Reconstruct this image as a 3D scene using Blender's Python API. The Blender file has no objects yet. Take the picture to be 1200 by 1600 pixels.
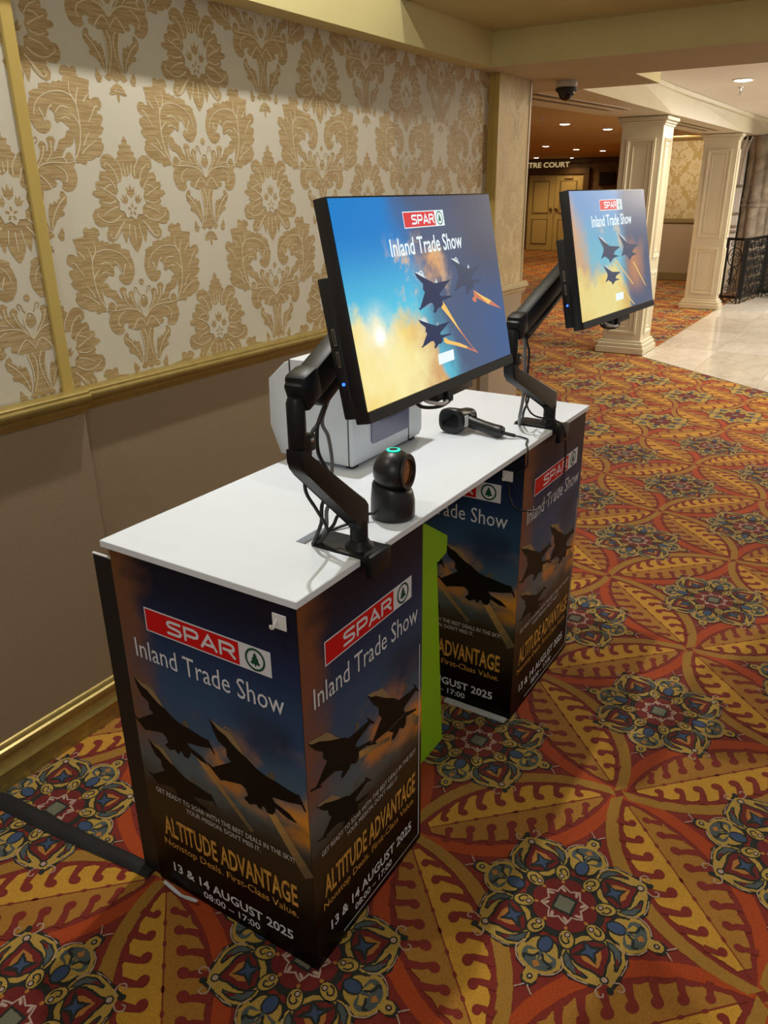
import bpy, bmesh, math, random
from mathutils import Vector, Matrix
from mathutils.geometry import tessellate_polygon
random.seed(7)
scene = bpy.context.scene
COL = scene.collection
PI = math.pi

# ------------------------------------------------------------------ camera
def cam_matrix(yaw, pitch, roll, loc):
    f = Vector((math.cos(yaw)*math.cos(pitch), math.sin(yaw)*math.cos(pitch), -math.sin(pitch)))
    r = Vector((math.sin(yaw), -math.cos(yaw), 0)); u = r.cross(f)
    c, s = math.cos(roll), math.sin(roll)
    rr = c*r + s*u; uu = -s*r + c*u
    m = Matrix((rr, uu, -f)).transposed().to_4x4(); m.translation = loc
    return m
cam = bpy.data.cameras.new('camera'); camo = bpy.data.objects.new('camera', cam); COL.objects.link(camo)
cam.sensor_fit = 'HORIZONTAL'; cam.sensor_width = 36.0; cam.lens = 36.0*1220.6/1200.0
cam.clip_start = 0.02; cam.clip_end = 100
camo.matrix_world = cam_matrix(0.5663, 0.38956, -0.0120, Vector((-0.949, -0.791, 1.625)))
scene.camera = camo

# ------------------------------------------------------------------ world + lights + exposure
w = bpy.data.worlds.new('world'); scene.world = w; w.use_nodes = True
w.node_tree.nodes['Background'].inputs[0].default_value = (1.0, 0.95, 0.88, 1)
w.node_tree.nodes['Background'].inputs[1].default_value = 0.28
def light(kind, loc, power, color, size=0.2, target=None, size_y=None, spot=None, blend=0.5):
    l = bpy.data.lights.new(kind.lower()+'_lamp', kind); o = bpy.data.objects.new('lamp_light', l); COL.objects.link(o)
    l.energy = power; l.color = color; o.location = loc
    if kind == 'AREA':
        l.size = size
        if size_y: l.shape = 'RECTANGLE'; l.size_y = size_y
        else: l.shape = 'DISK'
    else: l.shadow_soft_size = size
    if kind == 'SPOT': l.spot_size = spot or 2.0; l.spot_blend = blend
    if target is not None:
        o.rotation_euler = (Vector(target)-Vector(loc)).to_track_quat('-Z', 'Y').to_euler()
    return o
# lamps in an added, unseen coffer, set so the beam shades the wall
light('AREA', (0.95, 0.68, 3.25), 33, (1.0, 0.97, 0.93), 0.07, (0.95, 0.75, 0))
light('AREA', (-0.75, 0.68, 3.25), 11, (1.0, 0.97, 0.93), 0.07, (-0.6, 0.75, 0))
light('AREA', (2.0, 0.68, 3.25), 9, (1.0, 0.96, 0.90), 0.07, (2.1, 0.75, 0))
light('AREA', (1.2, -1.2, 3.25), 5, (1.0, 0.97, 0.93), 0.5, (1.2, -1.0, 0))
light('AREA', (-2.2, -1.6, 2.55), 16, (1.0, 0.95, 0.86), 0.6, (3.0, 0.6, 2.25))  # added fill, unseen, below the ceiling; brightens the cross beam face
light('AREA', (13.4, 2.6, 2.36), 30, (1.0, 0.80, 0.52), 0.3, (15.0, 2.8, 1.3))  # added fill hidden by the pillar; brightens the corridor damask wall
# lobby area lights, out of view (right, beyond the cross beam)
light('AREA', (7.5, -1.3, 2.44), 118, (1.0, 0.91, 0.78), 1.5, (7.5, -0.3, 0))
light('AREA', (11.6, -0.3, 2.34), 110, (1.0, 0.92, 0.80), 1.2, (11.0, -0.2, 0))
light('AREA', (4.9, -0.9, 2.44), 50, (1.0, 0.86, 0.66), 0.8, (4.9, 0.0, 0))
scene.view_settings.view_transform = 'Standard'; scene.view_settings.look = 'None'
scene.view_settings.exposure = 0.0; scene.view_settings.gamma = 1.0
scene.view_settings.use_curve_mapping = False

# ------------------------------------------------------------------ helpers
MW = {}
def reg(o, m):
    MW[o.name] = m; return o
def tag(o, label=None, cat=None, group=None, kind=None):
    if label: o['label'] = label
    if cat: o['category'] = cat
    if group: o['group'] = group
    if kind: o['kind'] = kind
    return o
def empty(name, loc=(0,0,0), rot=None, label=None, cat=None, group=None, kind=None):
    o = bpy.data.objects.new(name, None); COL.objects.link(o); o.empty_display_size = 0.05
    m = Matrix.Translation(Vector(loc))
    if rot: m = m @ rot.to_4x4()
    o.matrix_world = m; reg(o, m); tag(o, label, cat, group, kind); return o
def link(name, me, mat=None, parent=None, kind=None, world=True, group=None):
    o = bpy.data.objects.new(name, me); COL.objects.link(o)
    if mat is not None and len(me.materials) == 0: me.materials.append(mat)
    m = Matrix.Identity(4)
    if parent is not None:
        o.parent = parent
        if world: me.transform(MW[parent.name].inverted())
        m = MW[parent.name]
    reg(o, m)
    if kind: o['kind'] = kind
    if group: o['group'] = group
    return o
def mk(name, bm, mat, parent=None, kind=None, world=True, smooth=False):
    me = bpy.data.meshes.new(name)
    bmesh.ops.recalc_face_normals(bm, faces=bm.faces)
    bm.to_mesh(me); bm.free()
    if smooth:
        for p in me.polygons: p.use_smooth = True
        try: me.set_sharp_from_angle(angle=math.radians(38))
        except Exception: pass
    return link(name, me, mat, parent, kind, world)
def box(bm, x0, x1, y0, y1, z0, z1, bev=0.0, mat=None, seg=1):
    r = bmesh.ops.create_cube(bm, size=1)
    vs = r['verts']
    for v in vs:
        v.co = Vector(((x0+x1)/2 + v.co.x*(x1-x0), (y0+y1)/2 + v.co.y*(y1-y0), (z0+z1)/2 + v.co.z*(z1-z0)))
    if bev > 0:
        es = list({e for v in vs for e in v.link_edges})
        rr = bmesh.ops.bevel(bm, geom=es, offset=bev, segments=seg, affect='EDGES', profile=0.5)
        vs = list({v for f in rr['faces'] for v in f.verts} | {v for v in vs if v.is_valid})
    if mat is not None: bmesh.ops.transform(bm, matrix=mat, verts=vs)
    return vs
def B(name, x0, x1, y0, y1, z0, z1, mat, parent=None, bev=0.0, kind=None, world=True, seg=1):
    bm = bmesh.new(); box(bm, min(x0,x1), max(x0,x1), min(y0,y1), max(y0,y1), min(z0,z1), max(z0,z1), bev, None, seg)
    return mk(name, bm, mat, parent, kind, world, smooth=bev > 0 and seg > 1)
def prism(bm, pts, d0, d1, axis='y', bev=0.0, seg=1):
    """extrude a closed 2D outline between d0 and d1 along axis. 2D -> (x,z) for y, (y,z) for x, (x,y) for z"""
    def P(a, b, d):
        return {'y': (a, d, b), 'x': (d, a, b), 'z': (a, b, d)}[axis]
    v0 = [bm.verts.new(P(a, b, d0)) for a, b in pts]; v1 = [bm.verts.new(P(a, b, d1)) for a, b in pts]
    n = len(pts); f0 = bm.faces.new(v0); f1 = bm.faces.new(v1[::-1])
    for i in range(n): bm.faces.new((v0[i], v1[i], v1[(i+1) % n], v0[(i+1) % n]))
    if bev > 0:
        es = list(set(f0.edges) | set(f1.edges))
        bmesh.ops.bevel(bm, geom=es, offset=bev, segments=seg, affect='EDGES', profile=0.5)
    bmesh.ops.triangulate(bm, faces=[f for f in bm.faces if len(f.verts) > 4])
def frame_z(d):
    d = d.normalized(); a = Vector((0,0,1)) if abs(d.z) < 0.95 else Vector((1,0,0))
    x = a.cross(d).normalized(); y = d.cross(x); return Matrix((x, y, d)).transposed().to_4x4()
def beam(bm, p0, p1, wid, hei, bev=0.006, seg=2, e0=0, e1=0):
    """rounded box from p0 to p1; wid horizontal, hei in the upright direction"""
    p0 = Vector(p0); p1 = Vector(p1); d = (p1-p0); L = d.length; m = frame_z(d); m.translation = p0
    box(bm, -wid/2, wid/2, -hei/2, hei/2, -e0, L+e1, bev, m, seg)
def cyl(bm, p0, p1, r0, r1=None, n=20, caps=True):
    p0 = Vector(p0); p1 = Vector(p1); r1 = r0 if r1 is None else r1
    m = frame_z(p1-p0)
    a = [bm.verts.new(p0 + (m @ Vector((r0*math.cos(2*PI*i/n), r0*math.sin(2*PI*i/n), 0)))) for i in range(n)]
    b = [bm.verts.new(p1 + (m @ Vector((r1*math.cos(2*PI*i/n), r1*math.sin(2*PI*i/n), 0)))) for i in range(n)]
    for i in range(n): bm.faces.new((a[i], a[(i+1) % n], b[(i+1) % n], b[i]))
    if caps: bm.faces.new(a[::-1]); bm.faces.new(b)
def lathe(bm, prof, c=(0,0,0), n=28, rot=None):
    """prof: (r, z) list"""
    c = Vector(c); rings = []
    for r, z in prof:
        ring = []
        for i in range(n):
            v = Vector((r*math.cos(2*PI*i/n), r*math.sin(2*PI*i/n), z))
            if rot: v = rot @ v
            ring.append(bm.verts.new(c+v))
        rings.append(ring)
    for a, b in zip(rings, rings[1:]):
        for i in range(n): bm.faces.new((a[i], a[(i+1) % n], b[(i+1) % n], b[i]))
    bm.faces.new(rings[0][::-1]); bm.faces.new(rings[-1])
def cr(pts, n=4, closed=False):
    """Catmull-Rom"""
    P = [Vector(p) for p in pts]; out = []; N = len(P)
    rng = range(N) if closed else range(N-1)
    for i in rng:
        if closed: a, b, c, d = P[i-1], P[i], P[(i+1) % N], P[(i+2) % N]
        else: a, b, c, d = P[max(i-1,0)], P[i], P[i+1], P[min(i+2,N-1)]
        for k in range(n):
            t = k/n
            out.append(0.5*((2*b) + (c-a)*t + (2*a-5*b+4*c-d)*t*t + (3*b-a-3*c+d)*t**3))
    if not closed: out.append(P[-1])
    return out
def tube(bm, pts, r, n=8, sm=5):
    P = cr(pts, sm) if sm > 1 else [Vector(p) for p in pts]
    rings = []; up = None
    for i, p in enumerate(P):
        t = (P[min(i+1, len(P)-1)] - P[max(i-1, 0)]).normalized()
        if up is None:
            up = Vector((0,0,1)) if abs(t.z) < 0.9 else Vector((1,0,0))
        x = up.cross(t).normalized(); y = t.cross(x); up = y
        rings.append([bm.verts.new(p + x*r*math.cos(2*PI*k/n) + y*r*math.sin(2*PI*k/n)) for k in range(n)])
    for a, b in zip(rings, rings[1:]):
        for k in range(n): bm.faces.new((a[k], a[(k+1) % n], b[(k+1) % n], b[k]))
    bm.faces.new(rings[0][::-1]); bm.faces.new(rings[-1])
def tubeo(name, pts, r, mat, parent=None, n=8, sm=5, world=True):
    bm = bmesh.new(); tube(bm, pts, r, n, sm); return mk(name, bm, mat, parent, None, world, smooth=True)

# ---- node maths
class E:
    nt = None
    def __init__(s, k): s.k = k
    @staticmethod
    def m(op, *a):
        n = E.nt.nodes.new('ShaderNodeMath'); n.operation = op
        for i, v in enumerate(a):
            if isinstance(v, E): E.nt.links.new(v.k, n.inputs[i])
            else: n.inputs[i].default_value = v
        return E(n.outputs[0])
    def __add__(s, o): return E.m('ADD', s, o)
    def __radd__(s, o): return E.m('ADD', o, s)
    def __sub__(s, o): return E.m('SUBTRACT', s, o)
    def __rsub__(s, o): return E.m('SUBTRACT', o, s)
    def __mul__(s, o): return E.m('MULTIPLY', s, o)
    def __rmul__(s, o): return E.m('MULTIPLY', o, s)
    def __truediv__(s, o): return E.m('DIVIDE', s, o)
    def __neg__(s): return E.m('MULTIPLY', s, -1.0)
def ss(x, a, b):
    n = E.nt.nodes.new('ShaderNodeMapRange'); n.interpolation_type = 'SMOOTHSTEP'; n.clamp = True
    E.nt.links.new(x.k, n.inputs[0]); n.inputs[1].default_value = a; n.inputs[2].default_value = b
    n.inputs[3].default_value = 0; n.inputs[4].default_value = 1
    return E(n.outputs[0])
def mixc(f, a, b, mode='MIX'):
    n = E.nt.nodes.new('ShaderNodeMix'); n.data_type = 'RGBA'; n.blend_type = mode
    for v, i in ((f, 0), (a, 6), (b, 7)):
        if isinstance(v, E): E.nt.links.new(v.k, n.inputs[i])
        elif i == 0: n.inputs[0].default_value = v
        else: n.inputs[i].default_value = (v[0], v[1], v[2], 1)
    return E(n.outputs[2])
def objco():
    t = E.nt.nodes.new('ShaderNodeTexCoord'); s = E.nt.nodes.new('ShaderNodeSeparateXYZ')
    E.nt.links.new(t.outputs['Object'], s.inputs[0]); return E(t.outputs['Object']), E(s.outputs[0]), E(s.outputs[1]), E(s.outputs[2])
def uvco():
    t = E.nt.nodes.new('ShaderNodeUVMap'); s = E.nt.nodes.new('ShaderNodeSeparateXYZ')
    E.nt.links.new(t.outputs[0], s.inputs[0]); return E(t.outputs[0]), E(s.outputs[0]), E(s.outputs[1])
def noise(vec, scale, detail=3, rough=0.5, stretch=None, off=None):
    if stretch or off:
        mp = E.nt.nodes.new('ShaderNodeMapping'); E.nt.links.new(vec.k, mp.inputs[0])
        if stretch: mp.inputs['Scale'].default_value = stretch
        if off: mp.inputs['Location'].default_value = off
        vec = E(mp.outputs[0])
    n = E.nt.nodes.new('ShaderNodeTexNoise'); n.inputs['Scale'].default_value = scale
    n.inputs['Detail'].default_value = detail; n.inputs['Roughness'].default_value = rough
    E.nt.links.new(vec.k, n.inputs['Vector']); return E(n.outputs[0])
def newmat(name):
    m = bpy.data.materials.new(name); m.use_nodes = True; E.nt = m.node_tree
    return m, m.node_tree.nodes['Principled BSDF']
def setc(p, key, v):
    if isinstance(v, E): E.nt.links.new(v.k, p.inputs[key])
    elif isinstance(v, (tuple, list)): p.inputs[key].default_value = (v[0], v[1], v[2], 1)
    else: p.inputs[key].default_value = v
def bump(p, h, strength=0.3, dist=0.002):
    b = E.nt.nodes.new('ShaderNodeBump'); b.inputs['Strength'].default_value = strength; b.inputs['Distance'].default_value = dist
    E.nt.links.new(h.k, b.inputs['Height']); E.nt.links.new(b.outputs[0], p.inputs['Normal'])
def mat(name, col, rough=0.5, metal=0.0, nscale=0, namt=0.0, bmp=0.0, bscale=None, spec=None, stretch=None, coat=0.0, bdist=0.002):
    m, p = newmat(name); co, x, y, z = objco()
    if namt > 0:
        f = noise(co, nscale, 4, 0.6, stretch)
        a = tuple(c*(1-namt) for c in col); b = tuple(min(1, c*(1+namt)) for c in col)
        setc(p, 'Base Color', mixc(ss(f, 0.25, 0.75), a, b))
    else: setc(p, 'Base Color', col)
    setc(p, 'Roughness', rough); setc(p, 'Metallic', metal)
    if spec is not None: p.inputs['Specular IOR Level'].default_value = spec
    if coat: p.inputs['Coat Weight'].default_value = coat
    if bmp > 0: bump(p, noise(co, bscale or nscale or 200, 3, 0.6, stretch), bmp, bdist)
    return m
def emat(name, col, strength):
    m, p = newmat(name); setc(p, 'Base Color', (0,0,0)); setc(p, 'Emission Color', col); setc(p, 'Emission Strength', strength); setc(p, 'Roughness', 0.4)
    return m
def srgb(r, g, b):
    return tuple(((c/255)/12.92 if c/255 < 0.04045 else (((c/255)+0.055)/1.055)**2.4) for c in (r, g, b))

M = {}
M['ceil'] = mat('ceiling_paint', (0.50, 0.45, 0.22), 0.75, nscale=3, namt=0.05, bmp=0.15, bscale=60)
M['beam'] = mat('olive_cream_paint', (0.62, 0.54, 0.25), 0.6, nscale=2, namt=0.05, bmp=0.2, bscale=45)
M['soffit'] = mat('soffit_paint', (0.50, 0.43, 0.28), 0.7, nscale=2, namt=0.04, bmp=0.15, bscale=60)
M['cream'] = mat('cream_painted_wood', (0.66, 0.60, 0.44), 0.42, nscale=3, namt=0.03)
M['white_ceil'] = mat('white_ceiling', (0.80, 0.75, 0.68), 0.8, nscale=2, namt=0.03)
M['paper'] = mat('cream_wallpaper', (0.60, 0.555, 0.43), 0.7, nscale=900, namt=0.06, bmp=0.1, bscale=900)
def stripes_mat(name, c1, c2, sc, rough=0.5):
    m, p = newmat(name); co, x, y, z = objco()
    f = noise(co, 1.0, 3, 0.6, (14, 14, sc)); g = noise(co, 500, 2, 0.5)
    setc(p, 'Base Color', mixc(g*0.35, mixc(ss(f, 0.38, 0.62), c1, c2), c1)); setc(p, 'Roughness', rough)
    bump(p, f, 0.35, 0.001); p.inputs['Specular IOR Level'].default_value = 0.2; return m
M['damask'] = stripes_mat('gold_damask_weave', (0.36, 0.245, 0.105), (0.52, 0.39, 0.20), 260)
M['vein'] = mat('cream_damask_vein', (0.66, 0.57, 0.38), 0.6)
M['damask_pale'] = stripes_mat('pale_damask_weave', (0.55, 0.42, 0.20), (0.64, 0.51, 0.28), 260)
M['paper_warm_lit'] = mat('warm_lit_wallpaper', (0.66, 0.53, 0.29), 0.7, nscale=300, namt=0.05)  # pilaster paper: warm light from the corridor put into the colour
M['dado'] = mat('taupe_dado_fabric', (0.285, 0.212, 0.130), 0.8, nscale=260, namt=0.16, bmp=0.25, bscale=700)
M['dado_pale'] = mat('pale_dado_fabric', (0.42, 0.33, 0.23), 0.8, nscale=260, namt=0.10, bmp=0.2, bscale=700)
M['gold'] = mat('antique_gold_trim', (0.34, 0.25, 0.075), 0.32, metal=0.45, nscale=30, namt=0.12, bmp=0.05, bscale=80)
M['gold_flat'] = mat('mustard_gold_paint', (0.50, 0.36, 0.09), 0.5)
M['rail_pale'] = mat('cream_gold_trim', (0.55, 0.45, 0.25), 0.4)
M['rail_olive'] = mat('olive_trim', (0.25, 0.19, 0.08), 0.45)
M['board'] = mat('white_laminate', (0.77, 0.83, 0.91), 0.42, spec=0.25, nscale=5, namt=0.02)
M['board_edge'] = mat('white_laminate_edge', (0.70, 0.72, 0.74), 0.4)
M['plastic'] = mat('black_plastic', (0.012, 0.012, 0.014), 0.36, nscale=500, namt=0.2, bmp=0.05, bscale=900)
M['satin'] = mat('black_satin_metal', (0.010, 0.011, 0.013), 0.42, spec=0.28, bmp=0.03, bscale=700, metal=0.0)
M['matte'] = mat('black_matte', (0.008, 0.008, 0.009), 0.6)
M['bezel'] = mat('dark_brown_bezel', (0.022, 0.016, 0.014), 0.30)
M['rubber'] = mat('black_rubber', (0.010, 0.010, 0.011), 0.5)
M['greycable'] = mat('grey_cable', (0.16, 0.17, 0.18), 0.45)
M['steel'] = mat('steel', (0.6, 0.6, 0.62), 0.25, metal=1.0)
M['printer'] = mat('printer_white', (0.66, 0.71, 0.77), 0.38)
M['printer_dark'] = mat('printer_window', (0.16, 0.17, 0.26), 0.22)
M['seam'] = mat('dark_seam', (0.05, 0.05, 0.055), 0.6)
M['white_plastic'] = mat('white_plastic', (0.78, 0.79, 0.80), 0.4)
M['green'] = mat('lime_green_plastic', (0.30, 0.62, 0.01), 0.42)
M['white_edge'] = mat('white_paper_edge', (0.62, 0.64, 0.68), 0.5)
M['iron'] = mat('wrought_iron', (0.012, 0.011, 0.010), 0.4, metal=0.3)
M['stone'] = mat('grey_brown_stone', (0.30, 0.25, 0.19), 0.7, nscale=6, namt=0.35, bmp=0.4, bscale=25, bdist=0.01)
M['stone_dark'] = mat('dark_brown_stone', (0.085, 0.060, 0.042), 0.75, nscale=8, namt=0.4, bmp=0.4, bscale=25, bdist=0.01)
M['stone_white'] = mat('pale_plaster', (0.74, 0.70, 0.64), 0.6, nscale=4, namt=0.05)
M['door'] = mat('yellow_cream_door', (0.58, 0.49, 0.20), 0.5)
M['doorframe'] = mat('dark_brown_frame', (0.11, 0.065, 0.022), 0.5)
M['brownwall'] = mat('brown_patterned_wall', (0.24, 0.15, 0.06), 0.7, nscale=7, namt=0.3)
M['slot'] = mat('dark_vent_slot', (0.045, 0.030, 0.012), 0.7)
M['dome'] = mat('smoked_dome', (0.006, 0.006, 0.007), 0.08)
M['camwhite'] = mat('camera_grey_white', (0.50, 0.47, 0.42), 0.4)
M['glow'] = emat('downlight_glow', (1.0, 0.86, 0.66), 30.0)
M['signglow'] = emat('sign_letters_glow', (1.0, 0.72, 0.34), 0.5)
M['led_green'] = emat('green_led', (0.02, 1.0, 0.62), 1.3)
M['led_blue'] = emat('blue_led', (0.02, 0.10, 1.0), 4.0)
M['amber'] = mat('amber_scan_window', (0.16, 0.055, 0.02), 0.08, nscale=45, namt=0.6, coat=1.0)
M['yellow'] = mat('yellow_sticker', (0.75, 0.60, 0.03), 0.4)

# ---- carpet materials
def carpet(name, c, var=0.22):
    m, p = newmat(name); co, x, y, z = objco()
    f = noise(co, 330, 3, 0.7); g = noise(co, 5, 3, 0.5)
    a = tuple(v*(1-var) for v in c); b = tuple(min(1, v*(1+var)) for v in c)
    k = mixc(ss(f, 0.3, 0.7), a, b); k = mixc(ss(g, 0.3, 0.8)*0.25, k, tuple(v*0.75 for v in c))
    setc(p, 'Base Color', k); setc(p, 'Roughness', 0.95); p.inputs['Specular IOR Level'].default_value = 0.1
    p.inputs['Sheen Weight'].default_value = 0.15
    bump(p, f, 0.6, 0.003); return m
C = dict(red=carpet('carpet_red', (0.200, 0.025, 0.016)), orange=carpet('carpet_orange', (0.37, 0.055, 0.010)),
         gold=carpet('carpet_gold', (0.52, 0.27, 0.030)), dull=carpet('carpet_dull_gold', (0.36, 0.165, 0.025)),
         olive=carpet('carpet_olive', (0.33, 0.170, 0.026)), dark=carpet('carpet_navy_black', (0.022, 0.024, 0.020)),
         yellow=carpet('carpet_yellow', (0.42, 0.27, 0.055)), blue=carpet('carpet_blue', (0.045, 0.075, 0.150)),
         slate=carpet('carpet_slate', (0.075, 0.095, 0.095)), pink=carpet('carpet_pale_pink', (0.44, 0.31, 0.24)),
         grey=carpet('carpet_grey_green', (0.155, 0.155, 0.105)), wine=carpet('carpet_wine', (0.150, 0.016, 0.014)),
         rust=carpet('carpet_rust', (0.40, 0.165, 0.035)))

# ---- flat artwork -> one mesh
class Art:
    def __init__(s, jit=0.0): s.v = []; s.t = []; s.mi = []; s.mats = []; s.k = 0; s.jit = jit
    def rough(s, pts, step=0.006):
        if not s.jit: return pts
        out = []
        for i in range(len(pts)):
            p, q = pts[i], pts[(i+1) % len(pts)]; L = math.hypot(q[0]-p[0], q[1]-p[1]); n = max(1, min(40, int(L/step)))
            for k in range(n):
                out.append((p[0]+(q[0]-p[0])*k/n + random.uniform(-s.jit, s.jit), p[1]+(q[1]-p[1])*k/n + random.uniform(-s.jit, s.jit)))
        return out
    def mid(s, m):
        if m not in s.mats: s.mats.append(m)
        return s.mats.index(m)
    def _tri(s, pts, tris, m, layer):
        s.k += 1; layer = layer + 0.01*(s.k % 29)
        b = len(s.v); s.v += [(p[0], p[1], layer) for p in pts]; k = s.mid(m)
        for a, c, d in tris:
            p, q, r = pts[a], pts[c], pts[d]
            ar = (q[0]-p[0])*(r[1]-p[1]) - (q[1]-p[1])*(r[0]-p[0])
            if abs(ar) < 1e-12: continue
            s.t.append((b+a, b+c, b+d) if ar > 0 else (b+a, b+d, b+c)); s.mi.append(k)
    def poly(s, pts, m, layer=1, sm=0, T=None):
        if sm: pts = [(p.x, p.y) for p in cr([(a, b, 0) for a, b in pts], sm, True)]
        if T: pts = [T(p) for p in pts]
        pts = s.rough(pts)
        tr = tessellate_polygon([[Vector((p[0], p[1], 0)) for p in pts]])
        s._tri(pts, tr, m, layer)
    def ell(s, cx, cy, rx, ry, m, layer=1, n=12, a=0.0, T=None):
        ca, sa = math.cos(a), math.sin(a)
        pts = [(cx + rx*math.cos(2*PI*i/n)*ca - ry*math.sin(2*PI*i/n)*sa, cy + rx*math.cos(2*PI*i/n)*sa + ry*math.sin(2*PI*i/n)*ca) for i in range(n)]
        if T: pts = [T(p) for p in pts]
        s._tri(pts, [(0, i, i+1) for i in range(1, n-1)], m, layer)
    def stroke(s, pts, w, m, layer=1, sm=4, taper=0.0, T=None, caps=False):
        P = cr([(a, b, 0) for a, b in pts], sm) if sm > 1 else [Vector((a, b, 0)) for a, b in pts]
        L = []; R = []; n = len(P)
        for i, p in enumerate(P):
            t = P[min(i+1, n-1)] - P[max(i-1, 0)]
            if t.length < 1e-9: t = Vector((1, 0, 0))
            t.normalize(); nn = Vector((-t.y, t.x, 0)); f = i/(n-1)
            ww = w/2*(1-taper*f)
            if sm <= 1 and 0 < i < n-1:
                a = (P[i]-P[i-1]).normalized(); b = (P[i+1]-P[i]).normalized()
                c = max(0.45, math.cos(a.angle(b)/2)) if a.length and b.length else 1
                ww = ww/c
            L.append((p.x+nn.x*ww, p.y+nn.y*ww)); R.append((p.x-nn.x*ww, p.y-nn.y*ww))
        pts = L + R
        if T: pts = [T(q) for q in pts]
        if s.jit: pts = [(q[0]+random.uniform(-s.jit, s.jit)*0.6, q[1]+random.uniform(-s.jit, s.jit)*0.6) for q in pts]
        tr = []
        for i in range(n-1): tr += [(i, i+1, n+i), (i+1, n+i+1, n+i)]
        s._tri(pts, tr, m, layer)
        if caps:
            for q in (P[0], P[-1]): s.ell(q.x, q.y, w/2, w/2, m, layer, 10, 0, T)
    def clip(s, ax, val, keep_less=True):
        v = s.v; nt = []; nm = []
        sg = 1 if keep_less else -1
        for (a, b, c), k in zip(s.t, s.mi):
            d = [sg*(val - v[i][ax]) for i in (a, b, c)]
            if min(d) >= 0: nt.append((a, b, c)); nm.append(k); continue
            if max(d) <= 0: continue
            ids = [a, b, c]; out = []
            for i in range(3):
                j = (i+1) % 3
                if d[i] >= 0: out.append(ids[i])
                if (d[i] >= 0) != (d[j] >= 0):
                    t = d[i]/(d[i]-d[j]); p = v[ids[i]]; q = v[ids[j]]
                    v.append(tuple(p[x]+(q[x]-p[x])*t for x in range(3))); out.append(len(v)-1)
            for i in range(1, len(out)-1): nt.append((out[0], out[i], out[i+1])); nm.append(k)
        s.t = nt; s.mi = nm
    def tiled(s, offs):
        r = Art(); r.mats = s.mats; n = len(s.v)
        for k, (dx, dy) in enumerate(offs):
            r.v += [(x+dx, y+dy, l) for x, y, l in s.v]; b = k*n
            r.t += [(a+b, c+b, d+b) for a, c, d in s.t]; r.mi += s.mi
        return r
    def build(s, name, to3, parent=None, kind=None, world=True):
        me = bpy.data.meshes.new(name); import array
        co = array.array('f'); 
        for p in s.v: co.extend(to3(*p))
        me.vertices.add(len(s.v)); me.vertices.foreach_set('co', co)
        nt = len(s.t); li = array.array('i')
        for t in s.t: li.extend(t)
        me.loops.add(nt*3); me.loops.foreach_set('vertex_index', li)
        me.polygons.add(nt); me.polygons.foreach_set('loop_start', array.array('i', range(0, nt*3, 3)))
        me.polygons.foreach_set('material_index', array.array('i', s.mi))
        for m in s.mats: me.materials.append(m)
        me.update(calc_edges=True); me.validate()
        return link(name, me, None, parent, kind, world)

# ------------------------------------------------------------------ the setting
YW = 1.206
floor = B('floor', -3.2, 22.5, -4.0, 10.0, -0.06, 0.0, C['red'], kind='structure')

# carpet figure: interlaced circles with leaves between, flower medallions inside (cell 0.9 m)
S_L = 0.6364; R0 = 0.45
def hw(u): return math.sqrt(max(0, R0*R0-(u-S_L/2)**2)) - math.sqrt(R0*R0-(S_L/2)**2)
def rotT(ang, cx, cy):
    ca, sa = math.cos(ang), math.sin(ang)
    return lambda p: (cx + p[0]*ca - p[1]*sa, cy + p[0]*sa + p[1]*ca)
def petal(A, cx, cy, ang, hi):
    T = rotT(ang, cx, cy); N = 16 if hi else 7
    for sg, mt in ((-1, C['olive']), (1, C['orange'])):
        up = []; lo = []
        for i in range(N+1):
            u = 0.012 + (S_L-0.024)*i/N; h = hw(u); ww = 0.019 if sg < 0 else 0.021
            up.append((u, sg*(h+ww))); lo.append((u, sg*(h-ww)))
        A.poly(up + lo[::-1], mt, 1 if sg < 0 else 0.6, T=T)
    us = [0.055 + (S_L-0.12)*i/(20 if hi else 8) for i in range((20 if hi else 8)+1)]
    for sg, mt in ((-1, C['gold']), (1, C['dull'])):
        edge = []
        for i, u in enumerate(us):
            h = max(0.001, hw(u)-0.036)
            if hi: h += 0.004*math.sin(i*PI*0.9)
            edge.append((u, sg*max(0.0015, h)))
        A.poly([(us[0], sg*0.001), (us[-1], sg*0.001)] + edge[::-1], mt, 2, T=T)
        k = 8 if hi else 5
        for j in range(k):
            u = 0.115 + (S_L-0.23)*j/(k-1); h = max(0.012, hw(u)-0.036)
            r = 0.0075 + 0.060*h
            lean = (-0.020 if sg < 0 else 0.022)
            v0 = h*0.46
            if hi:
                A.ell(u, sg*v0, r*1.25, r*1.05, C['red'], 3, 12, 0.5*sg, T=T)
                A.stroke([(u+r*0.6, sg*v0), (u+lean*0.2+r*0.3, sg*(v0+h)*0.5), (u+lean, sg*(h+0.010))], r*1.05, C['red'], 3, sm=3, taper=-0.7, T=T)
            else:
                A.stroke([(u, sg*v0*0.8), (u+lean, sg*(h+0.008))], r*1.9, C['red'], 3, sm=1, T=T)
            if hi and sg < 0 and j < k-1: A.ell(u+0.03, 0, 0.009, 0.005, C['red'], 3, 8, T=T)
    A.stroke([(0.04, 0), (S_L-0.04, 0)], 0.0035, C['red'], 3, sm=1, T=T)
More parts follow.
